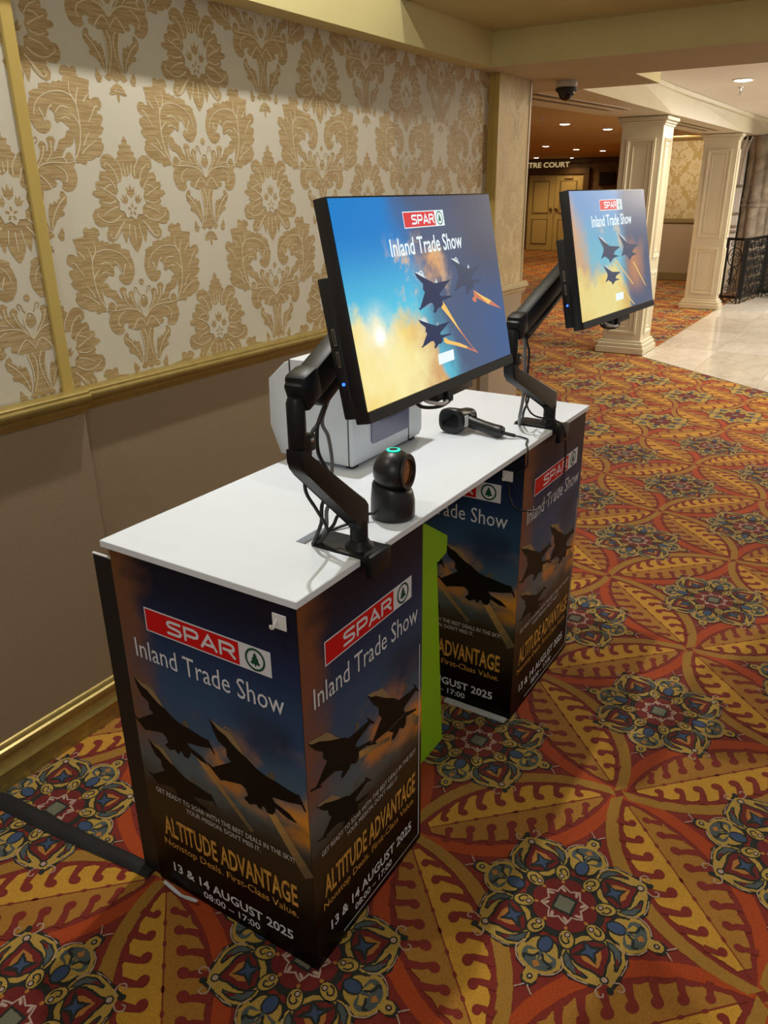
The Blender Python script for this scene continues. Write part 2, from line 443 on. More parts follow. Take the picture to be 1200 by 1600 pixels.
def medallion(A, cx, cy, hi):
    blobs = 12 if hi else 8
    A.ell(cx, cy, 0.098, 0.098, C['dark'], 2, 16)
    A.ell(cx, cy, 0.080, 0.080, C['wine'], 3.4, 16)
    if hi:
        pts = []
        for i in range(32):
            r = (0.040, 0.047, 0.056, 0.047)[i % 4]; a = 2*PI*i/32
            pts.append((cx+r*math.cos(a), cy+r*math.sin(a)))
        A.stroke(pts+[pts[0]], 0.0045, C['pink'], 5, sm=1)
        for i in range(8):
            a = PI/8+i*PI/4; A.ell(cx+0.044*math.cos(a), cy+0.044*math.sin(a), 0.010, 0.0045, C['pink'], 5, 6, a+0.6)
            A.ell(cx+0.068*math.cos(a), cy+0.068*math.sin(a), 0.006, 0.005, C['rust'], 5, 6, a)
        A.poly([(cx-.026, cy-.026), (cx+.026, cy-.026), (cx+.026, cy+.026), (cx-.026, cy+.026)], C['dark'], 4.6)
    A.poly([(cx-.020, cy-.020), (cx+.020, cy-.020), (cx+.020, cy+.020), (cx-.020, cy+.020)], C['grey'], 5.4)
    big = [(0.090, 0.0), (0.098, 0.030), (0.118, 0.062), (0.150, 0.078), (0.180, 0.066), (0.205, 0.034), (0.226, 0.004)]
    for k in range(4):
        T = rotT(PI/4 + k*PI/2, cx, cy); o = big + [(x, -y) for x, y in big[::-1]][1:]
        def sc(f, g=0.155, o=o): return [(g+(x-g)*f, y*f) for x, y in o]
        A.poly(sc(1.12), C['dark'], 2.4, T=T); A.poly(sc(1.0), C['yellow'], 3, T=T)
        if not hi:
            A.poly([(0.115, 0), (0.135, 0.04), (0.19, 0), (0.135, -0.04)], C['slate'], 4, T=T); continue
        for sg in (-1, 1):
            A.poly([(0.114, sg*.050), (0.128, sg*.064), (0.150, sg*.071), (0.174, sg*.061), (0.193, sg*.038), (0.190, sg*.030), (0.170, sg*.043), (0.150, sg*.050), (0.130, sg*.047)], C['dark'], 3.6, T=T)
            A.poly([(0.120, sg*.053), (0.132, sg*.062), (0.150, sg*.067), (0.172, sg*.057), (0.188, sg*.037), (0.170, sg*.047), (0.150, sg*.054), (0.132, sg*.051)], C['slate'], 4, T=T)
            A.poly([(0.160, sg*.054), (0.176, sg*.052), (0.184, sg*.040), (0.168, sg*.047)], C['wine'], 4.3, T=T)
            A.stroke([(0.214, sg*.012), (0.222, sg*.030), (0.236, sg*.032), (0.240, sg*.022), (0.233, sg*.018)], 0.0035, C['pink'], 5, T=T)
            A.stroke([(0.205, sg*.040), (0.190, sg*.060), (0.172, sg*.074)], 0.0025, C['pink'], 5, T=T)
        A.poly([(0.103, 0.0), (0.118, 0.045), (0.152, 0.046), (0.180, 0.020), (0.203, 0.0), (0.180, -0.020), (0.152, -0.046), (0.118, -0.045)], C['dark'], 3.4, sm=2, T=T)
        A.poly([(0.108, 0.0), (0.122, 0.040), (0.150, 0.040), (0.175, 0.016), (0.196, 0.0), (0.175, -0.016), (0.150, -0.040), (0.122, -0.040)], C['wine'], 4, sm=2, T=T)
        A.poly([(0.118, 0.0), (0.134, 0.026), (0.152, 0.022), (0.176, 0.0), (0.152, -0.022), (0.134, -0.026)], C['rust'], 4.5, T=T)
        A.poly([(0.102, 0), (0.122, 0.012), (0.130, 0.042), (0.142, 0.012), (0.168, 0), (0.142, -0.012), (0.130, -0.042), (0.122, -0.012)], C['dark'], 5, T=T)
        A.poly([(0.112, 0), (0.128, 0.006), (0.133, 0.022), (0.138, 0.006), (0.154, 0), (0.138, -0.006), (0.133, -0.022), (0.128, -0.006)], C['blue'], 5.5, T=T)
        A.ell(0.205, 0, 0.0105, 0.0105, C['dark'], 4.6, 10, T=T); A.ell(0.205, 0, 0.0070, 0.0070, C['pink'], 5, 8, T=T)
        A.ell(0.231, 0, 0.010, 0.008, C['dark'], 4, 8, T=T)
    sm_ = [(0.112, 0.0), (0.120, 0.030), (0.140, 0.036), (0.150, 0.048), (0.172, 0.052), (0.196, 0.036), (0.206, 0.014), (0.222, 0.016), (0.236, 0.010), (0.238, 0.0)]
    for k in range(4):
        T = rotT(k*PI/2, cx, cy); o = sm_ + [(x, -y) for x, y in sm_[::-1]][1:]
        def sc(f, g=0.17, o=o): return [(g+(x-g)*f, y*f) for x, y in o]
        A.poly(sc(1.13), C['dark'], 2.4, T=T); A.poly(sc(1.0), C['yellow'], 3.2, T=T)
        if not hi:
            A.ell(0.130, 0, 0.022, 0.015, C['blue'], 4, 8, T=T); A.ell(0.172, 0, 0.020, 0.026, C['slate'], 4, 8, T=T); continue
        A.ell(0.128, 0, 0.026, 0.019, C['dark'], 4, 12, T=T); A.ell(0.128, 0, 0.021, 0.0145, C['blue'], 4.5, 12, T=T)
        A.poly([(0.150, 0.0), (0.152, 0.034), (0.172, 0.040), (0.192, 0.026), (0.200, 0.0), (0.192, -0.026), (0.172, -0.040), (0.152, -0.034)], C['slate'], 4, sm=2, T=T)
        for sg in (-1, 1):
            A.poly([(0.150, sg*.006), (0.160, sg*.030), (0.170, sg*.026), (0.166, sg*.008), (0.176, sg*.002)], C['yellow'], 4.6, T=T)
            A.stroke([(0.156, sg*.004), (0.172, sg*.014), (0.176, sg*.032), (0.186, sg*.028)], 0.006, C['dark'], 4.8, T=T)
            A.stroke([(0.244, sg*.003), (0.252, sg*.010), (0.262, sg*.020)], 0.0032, C['pink'], 5, T=T)
            A.stroke([(0.140, sg*.042), (0.165, sg*.0555), (0.192, sg*.043), (0.206, sg*.020)], 0.0028, C['pink'], 5, T=T)
            A.stroke([(0.112, sg*.020), (0.128, sg*.034), (0.148, sg*.040)], 0.004, C['dark'], 4.8, T=T)
        A.poly([(0.176, 0.0), (0.184, 0.010), (0.196, 0.0), (0.184, -0.010)], C['rust'], 5, T=T)
        A.ell(0.222, 0, 0.008, 0.007, C['dark'], 5, 8, T=T); A.ell(0.222, 0, 0.004, 0.0035, C['pink'], 5.4, 6, T=T)
    for k in range(8):
        a = PI/8 + k*PI/4; T = rotT(a, cx, cy); sg = 1 if k % 2 else -1
        A.ell(0.098, 0, 0.028, 0.021, C['dark'], 3.6, 12, T=T); A.ell(0.098, 0, 0.024, 0.017, C['yellow'], 4, 12, T=T)
        if hi:
            A.stroke([(0.088, sg*.010), (0.100, sg*.012), (0.110, sg*.003), (0.104, -sg*.006), (0.096, -sg*.002)], 0.004, C['dark'], 5, T=T)
            A.ell(0.086, -sg*.003, 0.008, 0.008, C['dark'], 4.6, 8, T=T); A.ell(0.086, -sg*.003, 0.005, 0.005, C['pink'], 5, 8, T=T)
def cell(hi):
    A = Art(0.0011 if hi else 0.0); nx, ny = 0.0, 0.0
    for k in range(4): petal(A, nx, ny, PI/4 + k*PI/2, hi)
    medallion(A, 0.45, 0, hi); medallion(A, 0, 0.45, hi); return A
near = []; far = []
fwd = Vector((0.844, 0.5365))
for i in range(-3, 25):
    for j in range(-5, 12):
        x = 0.018 + 0.9*i; y = -0.401 + 0.9*j
        v = Vector((x+0.25+0.949, y+0.25+0.791)); d = v.dot(fwd); side = v.x*fwd.y - v.y*fwd.x
        if d < -0.6 or abs(side) > 0.56*max(d, 0)+1.5: continue
        if y > 1.6 and x < 3.0: continue
        if x > 8.2 and y < 1.0-0.9: continue
        (near if d < 5.2 else far).append((x, y))
to_floor = lambda x, y, l: (x, y, 0.0005*l+0.0002)
cell(True).tiled(near).build('carpet_figure', to_floor, floor, 'stuff')
cell(False).tiled(far).build('carpet_figure', to_floor, floor, 'stuff')

# marble floor: separate tiles, joints recessed
def clip_poly(pts, a, b, c):
    out = []
    for i in range(len(pts)):
        p, q = pts[i], pts[(i+1) % len(pts)]; dp = a*p[0]+b*p[1]-c; dq = a*q[0]+b*q[1]-c
        if dp >= 0: out.append(p)
        if (dp >= 0) != (dq >= 0):
            t = dp/(dp-dq); out.append((p[0]+(q[0]-p[0])*t, p[1]+(q[1]-p[1])*t))
    return out
def marble(name, c1, c2, off):
    m, p = newmat(name); co, x, y, z = objco()
    f = noise(co, 1.6, 6, 0.62, (1, 2.3, 1), off); g = noise(co, 5.0, 5, 0.6, (1, 2.5, 1), off)
    v = 1.0 - ss(E.m('ABSOLUTE', f-0.5), 0.0, 0.06)
    k = mixc(v*0.35, c1, c2); k = mixc(ss(g, 0.45, 0.85)*0.35, k, c2)
    setc(p, 'Base Color', k); setc(p, 'Roughness', 0.12); return m
MB_ = [marble('cream_marble', (0.70, 0.66, 0.58), (0.52, 0.46, 0.37), (0, 0, 0)), marble('pale_marble', (0.75, 0.71, 0.64), (0.56, 0.50, 0.41), (7, 3, 1)),
       marble('beige_marble', (0.65, 0.60, 0.51), (0.47, 0.40, 0.31), (2, 9, 4))]
dxm, dym = 7.36-6.316, 1.30+0.06
bmb = bmesh.new(); prism(bmb, clip_poly([(4.4, -3.9), (13.6, -3.9), (13.6, 1.295), (4.4, 1.295)], dym, -dxm, dym*6.316-dxm*(-0.06)), 0.0, 0.0022, 'z')
marble_bed = mk('floor_marble', bmb, M['dado_pale'], kind='structure')
reg(marble_bed, Matrix.Identity(4))
tile = 0.62
for i in range(0, 16):
    for j in range(0, 7):
        x0 = 4.3+i*tile; y1 = 1.293-j*tile; g = 0.0022
        pts = [(x0+g, y1-tile+g), (x0+tile-g, y1-tile+g), (x0+tile-g, y1-g), (x0+g, y1-g)]
        pts = clip_poly(pts, dym, -dxm, dym*6.316-dxm*(-0.06)+0.004)
        if len(pts) < 3: continue
        if x0+tile > 13.6: continue
        bm = bmesh.new(); prism(bm, pts, 0.0022, 0.006, 'z')
        mk('marble_tile', bm, random.choice(MB_), marble_bed)

# long damask wall on the left
wall = B('wall_left', -3.2, 3.5, YW, 1.42, 0.0, 2.34, M['paper'], kind='structure')
bay = B('wall_left_bay', -3.2, 0.452, 1.166, YW, 0.0, 2.34, M['paper'], kind='structure')
B('dado_panel', 0.476, 3.275, 1.196, YW, 0.10, 1.05, M['dado'], wall)
B('dado_panel', -3.2, 0.476, 1.158, 1.1965, 0.10, 1.06, M['dado'], wall)
B('corner_strip', 0.418, 0.456, 1.158, 1.21, 1.06, 2.187, M['gold_flat'], wall, 0.003)
def profile_bar(name, x0, x1, ywall, prof, mt, kind='structure'):
    bm = bmesh.new(); prism(bm, [(ywall-d, z) for d, z in prof], x0, x1, 'x'); return mk(name, bm, mt, None, kind, smooth=True)
RAIL = [(0.0, 1.026), (0.010, 1.026), (0.013, 1.034), (0.020, 1.040), (0.026, 1.048), (0.028, 1.056), (0.036, 1.060), (0.044, 1.066), (0.047, 1.074), (0.046, 1.080), (0.036, 1.084), (0.036, 1.090), (0.028, 1.096), (0.0, 1.097)]
BASE = [(0.0, 0.0), (0.026, 0.0), (0.026, 0.055), (0.030, 0.060), (0.032, 0.068), (0.027, 0.075), (0.022, 0.082), (0.021, 0.110), (0.024, 0.120), (0.022, 0.128), (0.015, 0.132), (0.013, 0.140), (0.006, 0.147), (0.0, 0.148)]
profile_bar('trim_1', 0.452, 3.275, YW-0.002, RAIL, M['gold'])
profile_bar('trim_2', -3.2, 0.478, 1.160, [(d, z+0.008) for d, z in RAIL], M['gold'])
profile_bar('baseboard_left', -3.2, 3.275, YW-0.006, BASE, M['gold'])

profile_bar('baseboard_bay', -3.2, 0.500, 1.160, BASE, M['gold'])
# pilaster closing the wall
pil = B('wall_left_pilaster', 3.275, 3.70, 1.150, 1.80, 0.0, 2.19, M['paper_warm_lit'], kind='structure')
B('corner_strip', 3.262, 3.284, 1.143, 1.172, 1.09, 2.187, M['gold_flat'], pil, 0.002)
B('corner_strip', 3.684, 3.706, 1.144, 1.170, 0.0, 2.187, M['rail_pale'], pil, 0.003)
B('side_panel', 3.268, 3.276, 1.170, 1.206, 1.09, 2.187, M['gold_flat'], pil)
B('dado_panel', 3.262, 3.690, 1.140, 1.21, 0.10, 1.06, M['dado_pale'], pil)
bm = bmesh.new(); prism(bm, [(1.150-d*0.8, z+0.012) for d, z in RAIL], 3.235, 3.735, 'x'); mk('trim_3', bm, M['rail_pale'], None, 'structure', smooth=True)
bm = bmesh.new(); prism(bm, [(1.150-d, z) for d, z in BASE], 3.25, 3.715, 'x'); mk('baseboard_pilaster', bm, M['rail_pale'], None, 'structure')

# damask figure, drawn flat on the paper
def c3(p): # crop coordinates of the flower (axis top (340,550) - bottom (470,1520))
    return p
FL = [(0.0, 0.172), (0.010, 0.158), (0.008, 0.150), (0.024, 0.146), (0.020, 0.134), (0.032, 0.128), (0.029, 0.118), (0.040, 0.110), (0.036, 0.095),
      (0.046, 0.112), (0.062, 0.122), (0.082, 0.120), (0.096, 0.106), (0.095, 0.088), (0.083, 0.080), (0.074, 0.086), (0.084, 0.074), (0.100, 0.076), (0.108, 0.062),
      (0.106, 0.050), (0.122, 0.048), (0.125, 0.036), (0.119, 0.027), (0.137, 0.022), (0.139, 0.014), (0.126, 0.006), (0.114, 0.004), (0.120, -0.008), (0.112, -0.014),
      (0.122, -0.024), (0.138, -0.026), (0.148, -0.042), (0.144, -0.062), (0.130, -0.074), (0.110, -0.074), (0.100, -0.070), (0.098, -0.080), (0.108, -0.096), (0.104, -0.112),
      (0.090, -0.118), (0.074, -0.112), (0.058, -0.098), (0.050, -0.088), (0.046, -0.104), (0.038, -0.126), (0.032, -0.114), (0.028, -0.100), (0.022, -0.124), (0.008, -0.146), (0.0, -0.152)]
VL_px = dict(
 leaf=[(325,640),(318,662),(280,665),(260,680),(235,680),(225,655),(190,662),(150,650),(140,640),(120,650),(85,625),(60,590),(62,570),(75,555),(70,540),(75,525),(110,520),(60,500),(35,470),(45,455),(60,450),(30,410),(32,385),(50,372),(75,370),(65,350),(40,345),(22,325),(20,300),(35,270),(60,262),(85,264),(110,278),(118,262),(108,200),(98,175),(92,155),(180,130),(190,110),(185,80),(205,58),(225,62),(240,72),(262,55),(290,50),(318,62),(330,90),(318,105),(300,108),(320,150),(345,135),(362,150),(385,142),(400,145),(412,158),(440,146),(508,148),(512,178),(550,178),(592,192),(588,215),(605,240),(625,300),(620,360),(600,400),(575,435),(530,450),(490,435),(465,405),(470,380),(490,368),(510,378),(514,392),(520,370),(505,350),(478,328),(460,300),(430,325),(425,350),(430,375),(420,392),(400,392),(385,382),(362,400),(330,430),(305,480),(300,520),(305,570),(318,610)],
 body=[(695,700),(660,660),(640,620),(610,590),(590,545),(600,510),(585,492),(560,492),(540,515),(545,560),(530,545),(520,510),(530,480),(500,465),(470,475),(460,500),(480,535),(490,570),(460,550),(430,500),(380,490),(355,450),(330,445),(305,480),(315,530),(345,550),(380,550),(415,585),(430,608),(410,612),(392,588),(365,584),(345,605),(338,640),(330,660),(352,680),(335,725),(338,770),(360,810),(400,835),(440,832),(470,812),(478,795),(465,780),(470,755),(495,740),(530,742),(510,765),(520,785),(560,788),(590,800),(625,790),(660,778),(695,800)],
 leg=[(622,785),(640,840),(650,920),(648,1000),(635,1060),(612,1095),(650,1110),(680,1080),(700,1010),(712,930),(716,860),(712,800),(697,770),(660,762)],
 legleaf=[(622,1062),(600,1040),(575,1005),(545,985),(500,978),(497,955),(515,945),(490,925),(465,905),(455,865),(470,830),(495,815),(508,835),(505,862),(530,868),(545,890),(562,872),(580,895),(600,880),(618,915),(630,970),(632,1030)],
 sprig=[(545,1140),(530,1100),(540,1050),(558,1065),(572,1085),(590,1095),(575,1135)],
 heart=[(672,527),(690,560),(708,568),(695,600),(680,618),(660,600),(640,575),(655,560)],
 orn=[(715,1000),(700,1030),(725,1040),(735,1055)])
VV_px = [[(320,632),(270,560),(240,450),(235,340),(245,270),(300,220),(400,200),(500,220),(565,270),(588,330)], [(245,280),(275,210),(265,150)], [(240,300),(225,240),(195,190)],
         [(235,560),(200,510),(165,480)],[(265,610),(200,570),(120,540)], [(238,420),(270,375),(300,350)],[(60,320),(90,330),(120,370),(160,415)],[(175,285),(140,250),(110,235)],
         [(310,310),(370,295),(420,330)],[(435,280),(475,310),(500,370)],[(540,290),(520,340),(512,375)], [(315,380),(350,365),(395,375)],
         [(690,690),(620,640),(530,630),(400,650),(340,648)], [(400,650),(430,610),(520,608)], [(560,790),(600,730),(640,700),(690,745),(700,760)], [(440,770),(420,740),(440,690),(500,650)],
         [(660,785),(690,850),(682,960),(650,1060)], [(625,800),(655,900),(655,1000)], [(470,860),(540,910),(600,990),(615,1050)], [(560,520),(590,590),(660,660)], [(500,500),(510,570),(560,620)]]
FV = [[(0.0, -0.075), (0.0, -0.125)], [(0.018, -0.070), (0.024, -0.105)], [(0.035, -0.062), (0.060, -0.085), (0.082, -0.108), (0.094, -0.100), (0.086, -0.090)],
      [(0.045, -0.045), (0.070, -0.060), (0.100, -0.062), (0.130, -0.046), (0.128, -0.036)], [(0.055, -0.022), (0.085, -0.030), (0.110, -0.044)], [(0.058, -0.005), (0.085, -0.012), (0.110, -0.006)],
      [(0.058, 0.008), (0.085, 0.022), (0.112, 0.034)], [(0.052, 0.030), (0.070, 0.052), (0.094, 0.062)], [(0.040, 0.048), (0.052, 0.078), (0.078, 0.098), (0.082, 0.086)], [(0.024, 0.062), (0.026, 0.085), (0.040, 0.108)],
      [(0.0, 0.068), (0.0, 0.092)], [(0.010, 0.066), (0.016, 0.10)], [(0.066, 0.040), (0.084, 0.036), (0.10, 0.024)], [(0.050, -0.075), (0.066, -0.10), (0.080, -0.112)]]
def v_loc(p):  # similarity from the sketch axes to metres: axis x=690 tip
    return ((p[0]-693)*0.000398 - (p[1]-690)*0.00002, -(p[1]-690)*0.000390 - (p[0]-693)*0.00006)
def damask(mg, mc, mp):
    A = Art()
    for sgn in (1, -1):
        F = lambda p: (sgn*p[0], p[1])
        A.poly(FL, mg, 1, T=F)
        for s_ in FV: A.stroke(s_, 0.0042, mc, 2, taper=0.5, T=F)
        G = lambda p: (sgn*v_loc(p)[0], v_loc(p)[1]-0.348)
        for k in ('leaf', 'body', 'leg', 'legleaf', 'sprig', 'heart'):
            A.poly(VL_px[k], mg, 1, T=G)
        for s_ in VV_px: A.stroke(s_, 10.5, mc, 2, taper=0.45, T=G)
        A.stroke([(620,500),(600,480),(610,462),(628,470),(640,500),(660,520),(690,515)], 8, mg, 1, T=G)
        A.stroke([(693,690),(650,610),(640,560),(660,520),(693,505)], 13, mc, 2.2, T=G)
        A.stroke([(700,1040),(715,1055),(740,1050),(752,1070)], 9, mg, 1, T=G)
        A.ell(0.006*sgn, -0.348-0.150, 0.016, 0.007, mg, 1, 8, 0.6*sgn); A.ell(0.012*sgn, -0.348-0.176, 0.018, 0.006, mg, 1, 8, -0.6*sgn)
        A.ell(0.018*sgn, -0.348-0.190, 0.014, 0.005, mg, 1, 8, -0.2*sgn)
    A.ell(0, -0.348-0.190, 0.006, 0.024, mg, 1, 8); A.ell(0, -0.348-0.132, 0.006, 0.016, mg, 1, 8); A.ell(0, -0.348+0.108, 0.010, 0.010, mg, 1, 8)
    n = 22; A.poly([((0.058 if i % 2 else 0.048)*math.cos(2*PI*i/n), 0.006+(0.066 if i % 2 else 0.055)*math.sin(2*PI*i/n)) for i in range(n)], mp, 2.5)
    for a, cx, cy, s_ in ((0, 0, 0.022, 1.15), (0.5, -0.026, 0.0, 0.9), (-0.5, 0.026, 0.0, 0.9)):
        A.poly([(0, -0.017), (0.012, -0.008), (0.014, 0.012), (0.006, 0.002), (0, 0.018), (-0.006, 0.002), (-0.014, 0.012), (-0.012, -0.008)], mg, 3, T=(lambda a, cx, cy, s_: (lambda p: (cx+s_*(p[0]*math.cos(a)-p[1]*math.sin(a)), cy+s_*(p[0]*math.sin(a)+p[1]*math.cos(a)))))(a, cx, cy, s_))
    for a in range(5): A.ell(0.012*math.cos(a*1.256+PI/2), -0.030+0.012*math.sin(a*1.256+PI/2), 0.007, 0.004, mg, 3, 6, a*1.256+PI/2)
    return A
def offs(x0, z0, xs, xe, zs, ze, a=0.65, b=0.82):
    r = []
    for i in range(-12, 14):
        for j in range(-4, 5):
            for h in (0, 1):
                x = x0+a*(i+h*0.5); z = z0+b*(j+h*0.5)
                if xs-0.33 < x < xe+0.33 and zs-0.25 < z < ze+0.6: r.append((x, z))
    return r
DM = damask(M['damask'], M['vein'], M['paper'])
A = DM.tiled(offs(0.792, 1.612, 0.45, 3.28, 1.05, 2.2)); A.clip(0, 0.44, False); A.clip(0, 3.27); A.clip(1, 2.2); A.clip(1, 1.06, False)
A.build('damask_figure', lambda x, z, l: (x, YW-0.0005*l, z), wall, 'stuff')
A = DM.tiled(offs(0.36, 1.612, -0.6, 0.42, 1.05, 2.2)); A.clip(0, 0.42); A.clip(1, 2.2); A.clip(1, 1.06, False)
A.build('damask_figure', lambda x, z, l: (x, 1.166-0.0005*l, z), wall, 'stuff')
DP = damask(M['damask_pale'], M['paper_warm_lit'], M['paper_warm_lit'])
A = DP.tiled(offs(3.52, 1.55, 3.28, 3.69, 1.05, 2.2)); A.clip(0, 3.286, False); A.clip(0, 3.684); A.clip(1, 2.186); A.clip(1, 1.09, False)
A.build('damask_figure', lambda x, z, l: (x, 1.150-0.0005*l, z), pil, 'stuff')

# ceiling and beams; coffer unseen, added so its lamps cast the beam's shadow
B('ceiling', 2.20, 3.10, -4.0, 1.12, 2.34, 2.40, M['ceil'], kind='structure')
B('ceiling_added_coffer', -3.2, 3.10, -4.0, 1.12, 3.40, 3.46, M['ceil'], kind='structure')
B('ceiling_added_coffer_side', 2.20, 2.26, -4.0, 1.12, 2.34, 3.40, M['ceil'], kind='structure')
B('ceiling_added_coffer_back', -3.2, 3.10, 1.106, 1.16, 2.30, 3.46, M['ceil'], kind='structure')
B('ceiling_beam_wall', -3.2, 3.073, 1.105, YW+0.20, 2.187, 2.34, M['beam'], kind='structure')
def facemat(o, fn, m2):
    o.data.materials.append(m2)
    for p in o.data.polygons:
        if fn(p.normal): p.material_index = 1
    return o
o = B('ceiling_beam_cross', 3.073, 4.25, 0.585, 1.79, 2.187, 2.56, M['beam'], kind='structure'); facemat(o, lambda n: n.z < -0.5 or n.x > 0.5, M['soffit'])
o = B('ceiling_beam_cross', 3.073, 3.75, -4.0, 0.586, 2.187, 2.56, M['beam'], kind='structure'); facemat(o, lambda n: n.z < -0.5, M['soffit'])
for p in o.data.polygons:
    pass
NE = [(4.25, 1.046, 2.187), (5.8, 1.17, 2.225), (7.4, 1.265, 2.262), (11.2, 1.27, 2.29), (13.6, 1.27, 2.36)]
FE = [(4.25, 1.79, 2.187), (5.8, 1.795, 2.225), (7.4, 1.80, 2.262), (11.2, 1.80, 2.29), (13.6, 1.78, 2.36)]
bm = bmesh.new(); rows = []
NT = [(4.25, 1.20, 2.5), (5.8, 1.262, 2.5), (7.4, 1.282, 2.5), (11.2, 1.19, 2.5), (13.6, 1.09, 2.5)]
for n_, f_, t_ in zip(NE, FE, NT):
    rows.append([bm.verts.new(n_), bm.verts.new(f_), bm.verts.new((f_[0], f_[1], 2.62)), bm.verts.new((t_[0], t_[1], 2.5001))])
for a, b in zip(rows, rows[1:]):
    for k in range(4): bm.faces.new((a[k], a[(k+1) % 4], b[(k+1) % 4], b[k]))
bm.faces.new(rows[0]); bm.faces.new(rows[-1][::-1])
lob = mk('ceiling_beam_lobby', bm, M['cream'], kind='structure')
B('ceiling_lobby', 3.70, 14.5, -4.0, 1.40, 2.50, 2.56, M['white_ceil'], kind='structure')
# small cornice step along the lobby beam
bm = bmesh.new()
for (a, b) in zip(NT, NT[1:]):
    beam(bm, (a[0], a[1]-0.002, 2.476), (b[0], b[1]-0.002, 2.476), 0.035, 0.05, 0.008, 1)
mk('trim_4', bm, M['cream'], kind='structure')
def sof(x, y0):   # soffit height under the lobby beam
    if x < 7.4: return 2.187+(x-4.25)/(7.4-4.25)*0.075
    return 2.262+(x-7.4)/3.8*0.028
def vent(x0, x1, y0, y1, lab):
    t = empty('linear_vent', ((x0+x1)/2, (y0+y1)/2, sof((x0+x1)/2, 0)), None, lab, 'air vent')
    for y in (y0, y1):
        for dy in (-0.016, 0.016):
            bm = bmesh.new(); beam(bm, (x0, y+dy, sof(x0, 0)-0.002), (x1, y+dy, sof(x1, 0)-0.002), 0.014, 0.006, 0, 1); mk('slot', bm, M['slot'], t)
        bm = bmesh.new(); beam(bm, (x0-.02, y, sof(x0, 0)-0.001), (x1+.02, y, sof(x1, 0)-0.001), 0.066, 0.005, 0, 1); mk('vent_frame', bm, M['rail_pale'], t)
vent(4.30, 6.30, 1.38, 1.52, 'long double slot air vent under the beam behind the dome camera')
vent(8.55, 10.45, 1.46, 1.58, 'shorter double slot air vent between the two cream pillars')

# corridor beyond
B('ceiling_corridor', 3.5, 22.4, 1.78, 10.0, 2.40, 2.46, mat('corridor_ceiling', (0.50, 0.34, 0.13), 0.7), kind='structure')
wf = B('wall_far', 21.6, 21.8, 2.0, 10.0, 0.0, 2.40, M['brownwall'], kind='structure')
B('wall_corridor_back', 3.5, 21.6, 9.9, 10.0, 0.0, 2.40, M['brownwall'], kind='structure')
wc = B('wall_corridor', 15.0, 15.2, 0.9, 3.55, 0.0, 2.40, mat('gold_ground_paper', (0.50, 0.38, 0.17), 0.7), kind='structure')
B('dado_panel', 14.985, 15.0, 0.9, 3.55, 0.0, 1.03, M['dado_pale'], wc)
B('trim_6', 14.95, 15.0, 0.9, 3.55, 1.02, 1.10, M['rail_olive'], None, 0.01, kind='structure')
B('baseboard_corridor', 14.96, 15.0, 0.9, 3.55, 0.0, 0.15, M['rail_olive'], None, 0.01, kind='structure')
DF = damask(M['vein'], M['damask_pale'], M['damask_pale'])
A = DF.tiled(offs(-2.95, 1.55, -3.6, -1.5, 1.05, 2.4)); A.clip(0, -3.54, False); A.clip(1, 2.39); A.clip(1, 1.10, False)
A.build('damask_figure', lambda x, z, l: (15.0-0.0015*l, -x, z), wc, 'stuff')
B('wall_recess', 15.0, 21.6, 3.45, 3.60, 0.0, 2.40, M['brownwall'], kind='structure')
B('trim_7', 21.50, 21.6, 3.6, 10.0, 2.28, 2.40, M['doorframe'], None, 0.02, kind='structure')
d1 = empty('door_1', (21.6, 7.72, 0), kind='structure')
B('door_frame', 21.50, 21.6, 8.50, 8.72, 0, 2.15, M['doorframe'], d1, 0.01)
B('door_frame', 21.50, 21.6, 6.76, 6.93, 0, 2.15, M['doorframe'], d1, 0.01)
B('door_frame', 21.49, 21.6, 6.76, 8.72, 2.0, 2.16, M['doorframe'], d1, 0.01)
def leaf(y0, y1, kn):
    lf = B('door_leaf', 21.54, 21.58, y0, y1, 0.01, 1.99, M['door'], d1)
    for z0, z1 in ((0.16, 0.84), (0.98, 1.84)):
        B('door_panel', 21.53, 21.545, y0+0.16, y1-0.13, z0, z1, M['rail_olive'], lf)
        B('door_panel', 21.515, 21.54, y0+0.19, y1-0.16, z0+0.03, z1-0.03, M['door'], lf, 0.01)
    bm = bmesh.new(); lathe(bm, [(0.02, 0), (0.02, 0.03), (0.045, 0.045), (0.045, 0.07), (0.02, 0.085)], (21.54, kn, 1.10), 12, Matrix.Rotation(-PI/2, 3, 'Y')); mk('door_knob', bm, M['doorframe'], lf)
    B('closer_plate', 21.50, 21.535, (y0+y1)/2-0.10, (y0+y1)/2+0.12, 1.90, 1.95, M['rail_pale'], lf)
leaf(7.725, 8.50, 7.80); leaf(6.93, 7.715, 7.64)
vt = empty('wall_grille', (21.55, 6.27, 1.72), None, 'dark louvred square grille high on the far corridor wall right of the doors', 'grille')
B('grille_frame', 21.52, 21.6, 6.06, 6.50, 1.71, 2.03, M['matte'], vt, 0.01)
for k in range(5): B('grille_louvre', 21.50, 21.53, 6.09, 6.47, 1.75+k*0.055, 1.77+k*0.055, M['slot'], vt)

